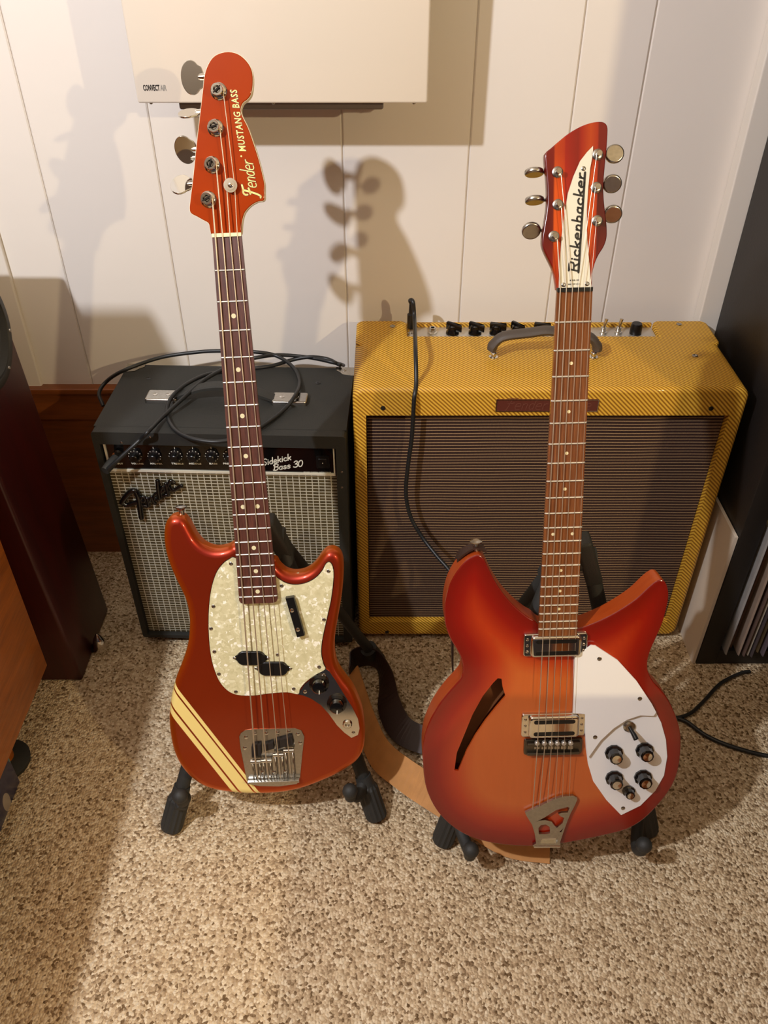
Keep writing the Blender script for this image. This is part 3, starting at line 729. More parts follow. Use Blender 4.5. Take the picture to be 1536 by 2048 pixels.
# bridge
p = FR.px(1049,1497,TR+.008); q = FR.px(1166,1493,TR+.008); t = FR.px(1105,1482,TR+.008)[1]; bo = FR.px(1105,1512,TR+.008)[1]
M2 = Matrix.Translation(((p[0]+q[0])/2,(t+bo)/2,0)); hw = (q[0]-p[0])/2; hg = (t-bo)/2
brg = MB(M2).slab(rrect(-hw,hw,-hg,hg,.003,3), TR, TR+.004, .001, 0, 2).build('bridge', 'dark_nickel', rick)
MB(M2).box(-hw*.9,hw*.9,hg*.35,hg*.8,TR+.004,TR+.010,bev=.0008).build('bridge_rail', 'dark_nickel', brg)
MB(M2).box(-hw*.9,hw*.9,-hg*.85,-hg*.55,TR+.004,TR+.009,bev=.0008).build('bridge_rail', 'dark_nickel', brg)
rsx = [(1020+a/6.02) for a in (328,415,495,572,650,732)]
sadR = []
for k, u in enumerate(rsx):
    c = FR.px(u, 1380+640/6.02, TR+.010); sadR.append(c)
    MB().lathe(c, [(.0035,TR+.008),(.0035,TR+.0115),(.0022,TR+.0125)], 12).build('saddle_screw', 'satin', brg)
    MB().box(c[0]-.0038,c[0]+.0038,c[1]-.011,c[1]-.003,TR+.004,TR+.0095,bev=.0008).build('saddle', 'nickel', brg)
# R tailpiece
def tz(l): return [FR.px(1020+a/6.02, 1380+b/6.02, TR+.004) for a,b in l]
to = [(180,1465),(270,1425),(360,1385),(450,1340),(540,1300),(640,1270),(760,1262),(800,1282),(806,1312),(770,1392),(728,1470),(690,1560),(640,1700),(600,1820),(605,1885),(290,1892),(272,1860),(312,1835),(295,1720),(262,1610),(220,1545),(188,1490)]
th = [[(305,1580),(420,1520),(560,1430),(690,1398),(715,1410),(690,1465),(620,1468),(580,1482),(600,1508),(650,1530),(630,1590),(560,1650),(520,1610),(500,1575),(420,1555),(350,1562)],[(345,1725),(340,1650),(370,1615),(430,1608),(475,1640),(480,1715),(420,1725)],[(355,1840),(385,1780),(580,1770),(560,1835)],[(590,1700),(640,1650),(612,1702)]]
tpc = MB().plate(tz(to), [tz(h_) for h_ in th], TR+.002, TR+.006).build('tailpiece', 'nickel', rick)
c = tz([(290,1875),(600,1875)])
MB().tube([(c[0][0],c[0][1],TR+.003),(c[1][0],c[1][1],TR+.003)], .0035, 12).build('tailpiece_hinge', 'chrome', tpc)
MB().slab(tz([(345,1850),(380,1775),(590,1765),(565,1845)]), TR+.0005, TR+.002, .001, 0, 2).build('tailpiece_bracket', 'chrome', tpc)
# neck
endR = LR-FR.px(1117,1274,-.001)[1]
neck_parts(rick, LR, .6287, .0415, .0521, fretpos(21,.6287), endR, 'rick_board', [(3,0),(5,0),(7,0),(9,0),(12,-.0125),(12,.0125),(15,0),(17,0),(19,0)], 21, 'bone', .0021, 'black', 'board', .020, .0015)
# headstock raked back ten degrees
ta = math.radians(8); Yh = FR.Y*math.cos(ta)-FR.Z*math.sin(ta)
FK = Frame(FR.o+FR.Y*(LR+.003)+FR.Z*(-.003), FR.X, Yh); MK = FR.M().inverted() @ FK.M()
def kp(a,b,h=0): return FK.px(1020+a/5.12, 220+b/5.12, h)
ho = [(482,1840),(470,1750),(450,1650),(410,1560),(370,1480),(338,1400),(332,1330),(345,1230),(370,1080),(385,950),(385,800),(375,650),(362,520),(365,440),(420,390),(500,320),(600,240),(720,170),(830,130),(920,118),(970,130),(998,170),(1000,250),(990,400),(975,550),(962,700),(958,820),(965,950),(980,1080),(992,1200),(990,1310),(960,1400),(910,1480),(870,1570),(845,1680),(838,1840)]
hc = ccw([tuple(p) for p in catmull([Vector(kp(a,b)) for a,b in ho], 3)])
m = NT('fireglo_headstock'); X = m.xyz()
xa = kp(400,1000)[0]; xd = kp(970,1000)[0]
fx = m.math('DIVIDE', m.math('SUBTRACT', X[0], xa), xd-xa)
st_ = m.ramp(fx, [(0,lin((84,14,10))),(.07,lin((96,16,10))),(.1,lin((196,76,18))),(.26,lin((184,58,14))),(.28,lin((156,28,12))),(.5,lin((120,20,10))),(.56,lin((160,34,14))),(.72,lin((196,78,20))),(.84,lin((170,50,14)))]+[(.87,lin((78,12,8)))], 'LINEAR')
y0 = kp(500,1500)[1]; y1_ = kp(500,250)[1]
Xl = m.math('DIVIDE', m.math('SUBTRACT', X[1], LR+.0), y1_)
dk_ = m.ramp(Xl, [(0,(1,1,1,1)),(.2,(.75,.75,.75,1)),(.4,(0,0,0,1)),(.65,(0,0,0,1)),(.9,(.85,.85,.85,1))])
m.set(col=m.mix(m.math('MULTIPLY', dk_, .62), st_, lin((120,14,6))), rough=.24, coat=.2, crough=.1, spec=.4); MT['rick_head'] = m.m
hdR = MB(MK).slab(hc, -.014, 0, .0012, .0012, 3).build('headstock', 'rick_head', rick)
tc = [(500,1836),(510,1550),(530,1300),(560,1050),(595,850),(650,680),(720,520),(790,430),(850,368),(850,440),(820,600),(800,800),(788,1000),(785,1200),(795,1400),(815,1600),(835,1830)]
nmz = MB(MK).slab([kp(a,b,.002) for a,b in tc], 0, .0022).build('name_plate', 'white_aged', rick, 'cream sail-shaped name plate')
st, wd = lettering('Rickenbacker', 1, .07, .12, smooth=False)
A = Vector(kp(700,1665,.0022)); B = Vector(kp(768,640,.0022))
L_ = fit_line(st, wd, A, B); k_ = (B-A).length/wd
# cap height is limited by the plate
ex = (B-A).normalized(); ey = Vector((-ex.y,ex.x)); target = (Vector(kp(600,1665,.0022))-A).dot(ey)
sc_ = target/(1.0*k_)
L2 = []
for l in L_: L2.append([tuple(A+ex*((Vector(p)-A).dot(ex))+ey*((Vector(p)-A).dot(ey)*sc_)) for p in l])
bl = MB(MK)
for l in L2: bl.ribbon(l, .0021, .0022, .0025)
bl.ribbon([tuple(A+ex*.001), tuple(B)], .0026, .0022, .0025)
bl.build('maker_lettering', 'black_ink', nmz)
tt = MB(MK); textmesh(tt, 'MODEL 330', kp(612,1752,.0022), kp(705,1748,.0022), .0016, .0022, .0024, bold=.02)
textmesh(tt, 'MADE IN U.S.A.', kp(595,1792,.0022), kp(720,1786,.0022), .0016, .0022, .0024, bold=.02); tt.build('small_print', 'black_ink', nmz)
for a,b in [(548,1790),(788,1780),(752,600)]: screw(nmz, kp(a,b,.0022), .0026, .0022, 'nickel', MK)
tr_ = [(492,630),(497,965),(455,1290),(905,450),(890,790),(900,1130)]
kk = [(248,640,12),(252,925,12),(218,1235,55),(1068,450,90),(1045,755,70),(1050,1065,65)]
psts = []
for (a,b),(ka,kb,an) in zip(tr_,kk):
    c = kp(a,b,.004); tn = MB(MK).lathe(c, [(.0062,0),(.0062,.0012),(.005,.002),(.0028,.0022),(.0026,.0085),(.0032,.0095),(.003,.0105),(.0012,.0105)], 20).build('tuning_machine', 'nickel', rick)
    kc = kp(ka,kb,-.018); sg = -1 if ka < 500 else 1
    MB(MK).tube([(c[0]+sg*.004,kc[1],-.018),(kc[0]-sg*.004,kc[1],-.018)], .0019, 10).build('key_shaft', 'nickel', tn)
    Mk = MK @ Matrix.Translation((kc[0],kc[1],-.018)) @ Matrix.Rotation(math.radians(90-an), 4, 'X')
    key = [(.0118*math.cos(t_)*(1 if abs(math.cos(t_))<.6 else .95), .0105*math.sin(t_)) for t_ in [2*math.pi*k/28 for k in range(28)]]
    MB(Mk).slab(key, -.003, .003, .002, .002, 3).build('key', 'nickel', tn)
    MB(MK).box(c[0]-.006,c[0]+.006,c[1]-.008,c[1]+.008,-.022,-.0141,bev=.001).build('gear_housing', 'nickel', tn)
    psts.append(MK @ Vector((c[0],c[1],.007)))
nsx = [-.0175+.007*k for k in range(6)]
tailx = tz([(270,1425),(352,1388),(450,1342),(545,1302),(630,1278),(712,1270)])
for k in range(6):
    rr = [.0007,.0006,.0005,.0004,.00032,.00028][k]
    pc = psts[[2,1,0,3,4,5][k]]; sg = 1 if k < 3 else -1
    MB().tube([(pc.x+sg*.0024,pc.y,pc.z),(nsx[k],LR+.003,.001),(nsx[k],LR,.001),(sadR[k][0],sadR[k][1]-.003,TR+.0125),(tailx[k][0],tailx[k][1],TR+.006)], rr, 7).build('string', 'string', rick)
# ================================================================== amplifiers
# yellow tweed amplifier
AX, AW, AY, AD, AH = -.052, .655, 1.1953, .2525, .597
amp = thing('tweed_amplifier', 'large yellow tweed guitar amplifier with brown striped grille cloth and a leather handle', 'amplifier', loc=(AX+AW/2, AY+AD/2, 0))
Ma = Matrix.Translation((-(AX+AW/2), -(AY+AD/2), 0))
gx0, gx1, gz0, gz1 = at(732,831,y=AY).x, at(1458,831,y=AY).x, .052, at(1000,831,y=AY).z
cy0 = at(1000,673,z=AH).y; cx0 = at(815,673,z=AH).x; cx1 = at(1321,673,z=AH).x
# shell: plan outline with the rear cut-out, cut by a frame opening at the front
rr = .020; zb = .012
side_prof = lambda y0,y1: None
def framebox(x0,x1,z0,z1,y0,y1,b=.006): return rrect(x0,x1,z0,z1,b,3)
MXZ = Matrix(((1,0,0,0),(0,0,1,0),(0,1,0,0),(0,0,0,1)))      # slab axis Z -> world Y
MXZ = Ma @ Matrix(((1,0,0,0),(0,0,-1,0),(0,1,0,0),(0,0,0,1)))  # (x,y,z)->(x,-z,y)
outer = rrect(AX, AX+AW, zb, AH, rr, 6)
def ringslab(name, outer, inner, y0, y1, mat, rt=.008):
    """a picture-frame shell, open along Y, front rim rounded"""
    o = ccw(outer); i_ = ccw(inner); b = MB(Ma); n = len(o); prof = []
    for k in range(5):
        a = math.pi/2*k/4; prof.append((rt*(1-math.sin(a)), y0+rt*(1-math.cos(a))))
    prof.append((0, y1))
    vs = []
    for d, yy in prof: vs += [(p[0], yy, p[1]) for p in (inset(o, d) if d else o)]
    b.add(vs, [(k*n+i,k*n+(i+1)%n,(k+1)*n+(i+1)%n,(k+1)*n+i) for k in range(len(prof)-1) for i in range(n)], True)
    # front face ring
    f0 = inset(o, rt); pts = [Vector(p) for p in f0]+[Vector(p) for p in i_]; m_ = len(i_)
    eds = [(k,(k+1)%n) for k in range(n)]+[(n+k,n+(k+1)%m_) for k in range(m_)]
    V, E_, F_, *_r = delaunay_2d_cdt(pts, eds, [], 1, 1e-7)
    kp_ = [tuple(f) for f in F_ if inpoly(sum((V[i] for i in f), Vector((0,0)))/len(f), f0) and not inpoly(sum((V[i] for i in f), Vector((0,0)))/len(f), i_)]
    b.add([(v.x, y0, v.y) for v in V], kp_)
    b.add([(p[0], yy, p[1]) for yy in (y0, y0+.02) for p in i_], [(k,(k+1)%m_,m_+(k+1)%m_,m_+k) for k in range(m_)])
    return b
# front frame (deep part of the cabinet), up to the cut-out
b = ringslab('cabinet', outer, [(gx0,gz0),(gx1,gz0),(gx1,gz1),(gx0,gz1)], AY, cy0, 'tweed')
b.add([(p[0], cy0, p[1]) for p in outer], [tuple(range(len(outer)))])
b.build('cabinet', 'tweed', amp)
lowz = AH-.040
MB(Ma).box(AX+.0005, AX+AW-.0005, cy0-.002, AY+AD, zb+.001, lowz).build('rear_cabinet', 'tweed', amp)
def ear(x0,x1,rl,rrr):
    o = []
    e = rrect(x0,x1,cy0-.03,AY+AD,.014,5)
    return MB(Ma).slab(e, lowz-.01, AH-.0002, .0035, 0, 4)
ear(AX+.001, cx0, 1, 0).build('top_ear', 'tweed', amp); ear(cx1, AX+AW-.001, 0, 1).build('top_ear', 'tweed', amp)
MB(Ma).box(cx0, cx1, AY+AD-.008, AY+AD, lowz, AH-.003, bev=.002).build('rear_rim', 'tweed', amp)
pan = MB(Ma).box(cx0+.001, cx1-.001, cy0+.0002, AY+AD-.0085, lowz, AH-.010).build('control_panel', 'satin', amp)
MB(Ma).box(gx0+.001, gx1-.001, AY+.014, AY+.019, gz0+.001, gz1-.001).build('grille_cloth', 'grille_brown', amp)
py = (cy0+AY+AD)/2; pz = AH-.010
for u in (905, 950, 992, 1033, 1080):
    x = at(u, 664, y=py).x
    M2 = Ma @ Matrix.Translation((x, py, 0)) @ Matrix.Rotation(math.radians(random.choice((-35,-15,-50))), 4, 'Z')
    kn = MB(M2).lathe((0,0), [(.0125,pz),(.012,pz+.004),(.0095,pz+.007),(.009,pz+.015),(.007,pz+.017)], 20).build('control_knob', 'gloss_black', amp)
    MB(M2).slab([(-.012,-.0035),(.006,-.0035),(.0185,-.001),(.0185,.001),(.006,.0035),(-.012,.0035)], pz+.007, pz+.0215, .003, 0, 3).build('pointer', 'gloss_black', kn)
for u in (865,): 
    x = at(u,664,y=py).x; MB(Ma).lathe((x,py), [(.009,pz),(.009,pz+.003),(.0065,pz+.004),(.0062,pz+.012),(.004,pz+.012),(.0035,pz+.006)], 6).build('input_jack', 'chrome', amp)
xp = at(822,664,y=py).x; MB(Ma).lathe((xp,py), [(.009,pz),(.009,pz+.003),(.0065,pz+.004),(.0062,pz+.010),(.005,pz+.010)], 6).build('input_jack', 'chrome', amp)
for u in (1206,1236):
    x = at(u,664,y=py).x; sw = MB(Ma).lathe((x,py), [(.0075,pz),(.0075,pz+.004),(.005,pz+.005),(.005,pz+.012)], 12).build('toggle_switch', 'chrome', amp)
    MB(Ma).tube([(x,py,pz+.01),(x+.003,py+.002,pz+.028)], [.0022,.0036], 10).build('toggle_lever', 'chrome', sw)
x = at(1271,664,y=py).x; MB(Ma).lathe((x,py), [(.011,pz),(.0105,pz+.016),(.009,pz+.020)], 16).build('pilot_lamp_cap', 'black', amp)
# badge
FA = Frame(Vector((0,AY,0)), Vector((1,0,0)), Vector((0,0,1))); MA2 = Ma @ FA.M()
p = FA.px(993,798); q = FA.px(1194,822)
bdg = MB(MA2).slab(rrect(p[0],q[0],q[1],p[1],.001,2), 0, .002).build('badge', plain('maroon_badge', (92,44,34), .4), amp)
MB(MA2).plate(rrect(p[0],q[0],q[1],p[1],.001,2), [rrect(p[0]+.0012,q[0]-.0012,q[1]+.0012,p[1]-.0012,.001,2)], .002, .0026).build('badge_rim', 'nickel', bdg)
st, wd = lettering('Fender Deluxe', 1, .04, .25)
tb = MB(MA2)
for l_ in fit_line(st, wd, (p[0]+.014,q[1]+.0045), (q[0]-.012,q[1]+.0045)): tb.ribbon(l_, .0009, .002, .0023)
tb.build('badge_lettering', plain('faded_maroon', (112,66,52), .5), bdg)
for u,v in ((766,816),(1422,817),(766+8,1264)):
    c = FA.px(u,v); b = MB(MA2); b.lathe(c, [(.0042,0),(.004,.001),(.002,.0012)], 14); b.build('screw', 'black', amp)
for u,v in ((785,653),(1358,649),(1390,712)):
    c = at(u,v,z=AH); MB(Ma).lathe((c.x,c.y), [(.0055,AH-.001),(.005,AH+.0012),(.0035,AH+.0018),(.0015,AH+.0008)], 14).build('top_screw', 'nickel', amp)
# handle
hy = at(989,715,z=AH).y; h0 = at(989,715,z=AH).x; h1 = at(1183,712,z=AH).x
zmid = at(1090,652,y=hy+.005).z-.006
pts = [Vector(p) for p in [(h0-.006,hy,AH+.016),(h0-.004,hy,AH+.024),(h0+.012,hy,AH+.040),((h0*2+h1)/3,hy,zmid-.004),((h0+h1)/2,hy,zmid),((h0+h1*2)/3,hy,zmid-.004),(h1-.012,hy,AH+.040),(h1+.004,hy,AH+.024),(h1+.006,hy,AH+.016)]]
hn = MB(Ma).tube(catmull(pts, 5), [(.0055,.0125)]*41, 14, flat=(0,0,1)) if False else MB(Ma)
cp_ = catmull(pts, 5); vs = []; N = 12
for i, P0 in enumerate(cp_):
    a = cp_[max(0,i-1)]; b_ = cp_[min(len(cp_)-1,i+1)]; T = (b_-a).normalized(); Nn = Vector((-T.z,0,T.x))
    tk = .0075 if 5 < i < len(cp_)-6 else .0085
    for k in range(N):
        an = 2*math.pi*k/N; vs.append(P0+Vector((0,1,0))*(.0125*math.cos(an))+Nn*(tk*math.sin(an)))
L_n = len(cp_)
hn.add(vs, [(i*N+k,i*N+(k+1)%N,(i+1)*N+(k+1)%N,(i+1)*N+k) for i in range(L_n-1) for k in range(N)], True)
hn.add(vs[:N], [tuple(range(N))]); hn.add(vs[-N:], [tuple(range(N))])
hob = hn.build('handle', 'grey_leather', amp)
for hx in (h0-.002, h1+.002):
    MB(Ma).lathe((hx,hy), [(.008,AH-.001),(.008,AH+.002),(.0045,AH+.003),(.0042,AH+.008),(.0055,AH+.010),(.0042,AH+.012),(.0045,AH+.022)], 16).build('handle_bolt', 'chrome', hob)
for x in (AX+.04, AX+AW-.04):
    for y in (AY+.04, AY+AD-.04): MB(Ma).cyl((x,y), .014,.016,0,zb+.001,16).build('foot', 'rubber', amp)
# black amplifier
SW, SD, SH = .436, .235, .519
sl = at(180,864,z=SH); sr = at(690,878,z=SH)
rz = math.atan2(sr.y-sl.y, sr.x-sl.x)*.7
sk = thing('bass_amplifier', 'small black amplifier with silver grille cloth, left of the yellow one', 'amplifier', loc=(sl.x, sl.y, 0), rz=rz)
Ms = sk.matrix_world.copy(); Ms = Matrix.Translation((sl.x, sl.y, 0)) @ Matrix.Rotation(rz,4,'Z'); Mi = Ms.inverted()
FS = Frame(Vector((sl.x,sl.y,0)), Ms.to_3x3()@Vector((1,0,0)), Vector((0,0,1)))
def sp(u,v,h=0): return FS.px(u,v,h)
MF2 = Mi @ FS.M()
SW = sp(691,878)[0]
pt = sp(430,893)[1]; pb_ = sp(215,941)[1]; gl = sp(199,890)[0]; grr = sp(671,899)[0]
gtop = sp(219,944)[1]-.003; gbot = sp(293,1269)[1]
# cabinet: plate with opening + body behind
cab = MB(MF2)
o = rrect(0, SW, .018, SH, .006, 3)
cab.plate(o, [[(gl,gbot),(grr,gbot),(grr,pt),(gl,pt)]], -.02, 0)
cab.build('cabinet_face', 'tolex', sk)
MB(MF2).box(0, SW, .018, SH, -SD, -.0195, bev=.0).build('cabinet', 'tolex', sk)
MB(MF2).box(gl+.001, grr-.001, gbot+.001, gtop, -.0195, -.010).build('grille_cloth', 'grille_silver', sk)
fr = MB(MF2); fr.plate([(gl-.0005,gbot-.0005),(grr+.0005,gbot-.0005),(grr+.0005,gtop+.003),(gl-.0005,gtop+.003)], [[(gl+.006,gbot+.005),(grr-.006,gbot+.005),(grr-.006,gtop-.004),(gl+.006,gtop-.004)]], -.0101, -.006)
cpn = MB(MF2).box(gl+.0005, grr-.0005, gtop+.001, pt-.001, -.0195, -.007).build('control_panel', 'gloss_black', sk)
MB(MF2).box(gl+.004, grr-.002, gtop+.001, gtop+.0055, -.0075, -.0045).build('trim_strip', 'strip', sk, 'bright metal strip')
MB(MF2).box(gl+.004, gl+.0075, gtop+.012, pt-.003, -.0075, -.0045).build('trim_strip', 'strip', sk, 'bright metal strip')
MB(MF2).box(grr-.005, grr-.0025, gtop+.004, pt-.001, -.0075, -.0045).build('trim_strip', 'strip', sk, 'bright metal strip')
kz = sp(300, 915, 0)[1]
for i, a in enumerate((253,362,483,585,690,793,868)):
    c = sp(180+a/2.844, 680+668/2.844, 0)
    kn = MB(MF2).lathe(c, [(.0118,-.007),(.0118,-.004),(.008,-.002),(.0072,.006),(.006,.007)], 20).build('control_knob', 'black', sk)
    sk2 = MB(MF2)
    for t in range(11):
        an = math.radians(-60+t*30); 
        sk2.ribbon([(c[0]+.0088*math.cos(an),c[1]+.0088*math.sin(an)),(c[0]+.0112*math.cos(an),c[1]+.0112*math.sin(an))], .0011, -.0038, -.0032)
    sk2.build('dial_marks', 'white_ink', kn)
    MB(MF2).ribbon([(c[0],c[1]+.0135),(c[0],c[1]+.0165)], .001, -.007, -.0065).build('index_mark', 'white_ink', cpn)
    nm = ['VOLUME','MASTER','TREBLE','MIDDLE','BASS','PRESENCE','BALANCE'][i]; hwid = .0022*len(nm)
    textmesh(MB(MF2), nm, (c[0]-hwid*.8,c[1]-.0195), (c[0]+hwid*.8,c[1]-.0195), .0032, -.007, -.0066, bold=.02).build('knob_name', 'white_ink', cpn)
c = sp(180+150/2.844, 680+668/2.844, 0)
MB(MF2).lathe(c, [(.0085,-.007),(.0085,-.004),(.005,-.0035)], 18).build('input_jack', 'chrome', sk)
textmesh(MB(MF2), 'INPUT', (c[0]-.006,c[1]-.0195), (c[0]+.006,c[1]-.0195), .0032, -.007, -.0066, bold=.02).build('knob_name', 'white_ink', cpn)
for t_, A_, B_, hh_ in (('Sidekick',(935,643),(1083,612),1),('Bass 30',(990,668),(1142,645),1)):
    st, wd = lettering(t_, 1, .03, .3)
    mb_ = MB(MF2)
    A2 = sp(160+A_[0]/2.56,680+A_[1]/2.56,-.007); B2 = sp(160+B_[0]/2.56,680+B_[1]/2.56,-.007)
    for l_ in fit_line([[(x,y*.85) for x,y in l] for l in st], wd, A2, B2): mb_.ribbon(l_, .0017, -.007, -.0064)
    mb_.build('script_lettering', 'white_ink', cpn)
c = sp(160+1243/2.56, 680+625/2.56, -.007)
MB(MF2).plate(rrect(c[0]-.011,c[0]+.011,c[1]-.012,c[1]+.012,.001,1), [rrect(c[0]-.008,c[0]+.008,c[1]-.009,c[1]+.009,.001,1)], -.007, -.005).build('switch_bezel', 'black', sk)
rk = MB(MF2).box(c[0]-.0075,c[0]+.0075,c[1]-.0085,c[1]+.0085,-.007,-.0035,bev=.001).build('power_switch', 'black', sk)
MB(MF2).lathe(c, [(.001,-.0035),(.0008,-.0031)], 8).build('switch_dot', 'white_ink', rk)
p = sp(160+1145/2.56,680+677/2.56,-.007); q = sp(160+1285/2.56,680+679/2.56,-.007)
textmesh(MB(MF2), 'FENDER MUSICAL INSTRUMENTS', p, q, .0012, -.007, -.0066).build('small_print', 'white_ink', cpn)
# raised grille logo
lg = MB(MF2)
logo = [([(430,742),(470,680),(530,625),(575,632),(600,700),(615,800),(628,895)],.0052),([(430,742),(480,768),(540,752),(595,738)],.0045),
 ([(618,715),(650,735),(668,702),(640,685),(618,720),(640,768),(684,782)],.0034),([(690,700),(706,768)],.0036),([(706,735),(735,684),(750,740),(768,752)],.0034),
 ([(795,522),(800,600),(815,695)],.0042),([(800,640),(766,662),(768,716),(802,706)],.0034),([(828,640),(868,612),(852,582),(830,620),(846,678),(884,664)],.0034),
 ([(880,550),(906,662)],.0036),([(900,575),(925,520),(962,538)],.0034),([(905,560),(950,618),(1040,570)],.0036)]
for l_, r_ in logo:
    lg.tube(catmull([Vector((*sp(160+a/5.12, 860+b/5.12, -.004), -.004)) for a,b in l_], 4), r_, 10)
    for e_ in (l_[0], l_[-1]): lg.ball((*sp(160+e_[0]/5.12, 860+e_[1]/5.12, -.004), -.004), r_, n=10)
lg.build('script_logo', 'gloss_black', sk)
# handle, plates, corners, screws
TP = SH
for (u0,v0,u1,v1) in ((294,779,359,807),(545,784,616,812)):
    a = Mi @ at(u0,(v0+v1)/2+4,z=TP); b_ = Mi @ at(u1,(v0+v1)/2+4,z=TP); f_ = Mi @ at(u0,v1,z=TP); g_ = Mi @ at(u0,v0,z=TP+.008)
    pl = MB().slab(rrect(a.x,b_.x,f_.y,g_.y,.005,4), TP, TP+.009, .003, 0, 3).build('handle_plate', 'nickel', sk)
    for t in (.28,.68):
        screw(pl, (a.x+(b_.x-a.x)*t,(f_.y+g_.y)/2), .0045, TP+.009, 'chrome')
    hyy = (f_.y+g_.y)/2
a = Mi @ at(352,790,z=TP); b_ = Mi @ at(552,793,z=TP)
hp_ = catmull([Vector(p) for p in [(a.x,hyy,TP+.006),(a.x+.02,hyy,TP+.014),(a.x+.055,hyy,TP+.026),((a.x+b_.x)/2,hyy,TP+.030),(b_.x-.055,hyy,TP+.026),(b_.x-.02,hyy,TP+.014),(b_.x,hyy,TP+.006)]], 4)
hb = MB(); vs = []
for P0 in hp_:
    for dy, dz in ((-.012,-.003),(.012,-.003),(.012,.002),(.008,.0035),(-.008,.0035),(-.012,.002)): vs.append((P0.x,P0.y+dy,P0.z+dz))
hb.add(vs, [(i*6+k,i*6+(k+1)%6,(i+1)*6+(k+1)%6,(i+1)*6+k) for i in range(len(hp_)-1) for k in range(6)]); hb.add(vs[:6],[tuple(range(6))]); hb.add(vs[-6:],[tuple(range(6))])
hb.build('handle', 'rubber', sk)
for sx in (0,1):
    x0_ = SW-.034 if sx else -.0012; x1_ = SW+.0012 if sx else .034
    cr = MB(); ps_ = [(x0_,SD+.0012),(x0_,SD-.010),(x0_+.008,SD-.017),(x0_+.014,SD-.026),(x1_-.004,SD-.030),(x1_,SD-.030),(x1_,SD+.0012)] if sx else [(x1_,SD+.0012),(x1_,SD-.010),(x1_-.008,SD-.017),(x1_-.014,SD-.026),(x0_+.004,SD-.030),(x0_,SD-.030),(x0_,SD+.0012)]
    cr.slab(ps_, SH-.001, SH+.0016); cr.box((SW if sx else -.0014),(SW+.0014 if sx else 0),SD-.030,SD,SH-.03,SH+.0012)
    co = cr.build('metal_corner', 'nickel', sk)
    screw(co, (SW-.018 if sx else .018, SD-.010), .004, SH+.0016, 'nickel')
for u,v in ((297,757),(636,766)):
    c = Mi @ at(u,v,z=TP); screw(sk, (c.x,c.y), .005, TP, 'black')
for u,v in ((243,885),(300,874),(684,944),(684,975)):
    c = sp(u,v,0); screw(sk, c, .0022, 0, 'nickel', MF2)
for x in (.04, SW-.04):
    for y in (.04, SD-.04): MB().cyl((x,y), .014,.016,0,.019,16).build('foot', 'rubber', sk)
# ================================================================== tall speaker at left
q1 = at(165,1362,z=.0); q2 = at(222,1228,z=.0)
SX = q1.x; SY0 = q1.y; SY1 = q2.y+.015
topx = -.045; Hs = .84; wsp = .26
spk = thing('tower_speaker', 'tall dark mahogany loudspeaker tower with a round woofer on its side, at the left edge', 'speaker', loc=(SX-wsp/2, (SY0+SY1)/2, 0))
Mp = Matrix.Translation((-(SX-wsp/2), -(SY0+SY1)/2, 0))
b = MB(Mp); z0 = .004
cor = lambda z, d: [(SX-wsp+d, SY0+d), (SX-d+topx*z, SY0+d), (SX-d+topx*z, SY1-d), (SX-wsp+d, SY1-d)]
rings = [(z0,.0),(Hs-.006,.0),(Hs,.006)]
def rs(z,d):
    x0_, x1_ = SX-wsp, SX+topx*z
    return rrect(x0_+d, x1_-d, SY0+d, SY1-d, .006, 3)
pr = [rs(z,d) for z,d in rings]; n = len(pr[0])
b.add([(p[0],p[1],z) for (z,d),r_ in zip(rings,pr) for p in r_], [(k*n+i,k*n+(i+1)%n,(k+1)*n+(i+1)%n,(k+1)*n+i) for k in range(2) for i in range(n)], True)
b.add([(p[0],p[1],Hs) for p in pr[-1]], [tuple(range(n))]); b.add([(p[0],p[1],z0) for p in pr[0]], [tuple(range(n))])
b.build('cabinet', 'mahogany', spk)
# woofer on the right-hand side face
wc = at(-34,668,x=SX-.030); wz = wc.z; wy = (SY0+SY1)/2
wcx = SX+topx*wz
Mw = Mp @ Matrix.Translation((wcx, wc.y if SY0 < wc.y < SY1 else wy, wz)) @ Matrix.Rotation(math.atan(topx), 4, 'Y') @ Matrix.Rotation(math.pi/2, 4, 'Y')
wo = MB(Mw).lathe((0,0), [(.092,-.001),(.092,.004),(.088,.006),(.078,.006),(.076,.002)], 48, cap=False).build('woofer', 'cone', spk)
MB(Mw).lathe((0,0), [(.077,.002),(.072,.007),(.064,.003),(.060,.001)], 48, cap=False).build('woofer_surround', 'rubber', wo)
MB(Mw).lathe((0,0), [(.061,.001),(.025,.0005),(.018,.004),(.001,.008)], 40).build('woofer_cone', 'cone', wo)
for k in range(8):
    a = math.pi/8+k*math.pi/4; MB(Mw).lathe((.083*math.cos(a),.083*math.sin(a)), [(.003,.006),(.0025,.0075),(.001,.0075)], 10).build('screw', 'nickel', wo)
fc = at(204,1302,z=.0)
MB(Mp).lathe((fc.x,fc.y), [(.016,.0),(.017,.006),(.015,.02),(.010,.036),(.004,.048),(.001,.051)], 24).build('chrome_foot', 'chrome', spk, 'chrome cone foot')
MB(Mp).box(SX-.02, fc.x, fc.y-.008, fc.y+.008, .004, .012).build('outrigger', 'black', spk)
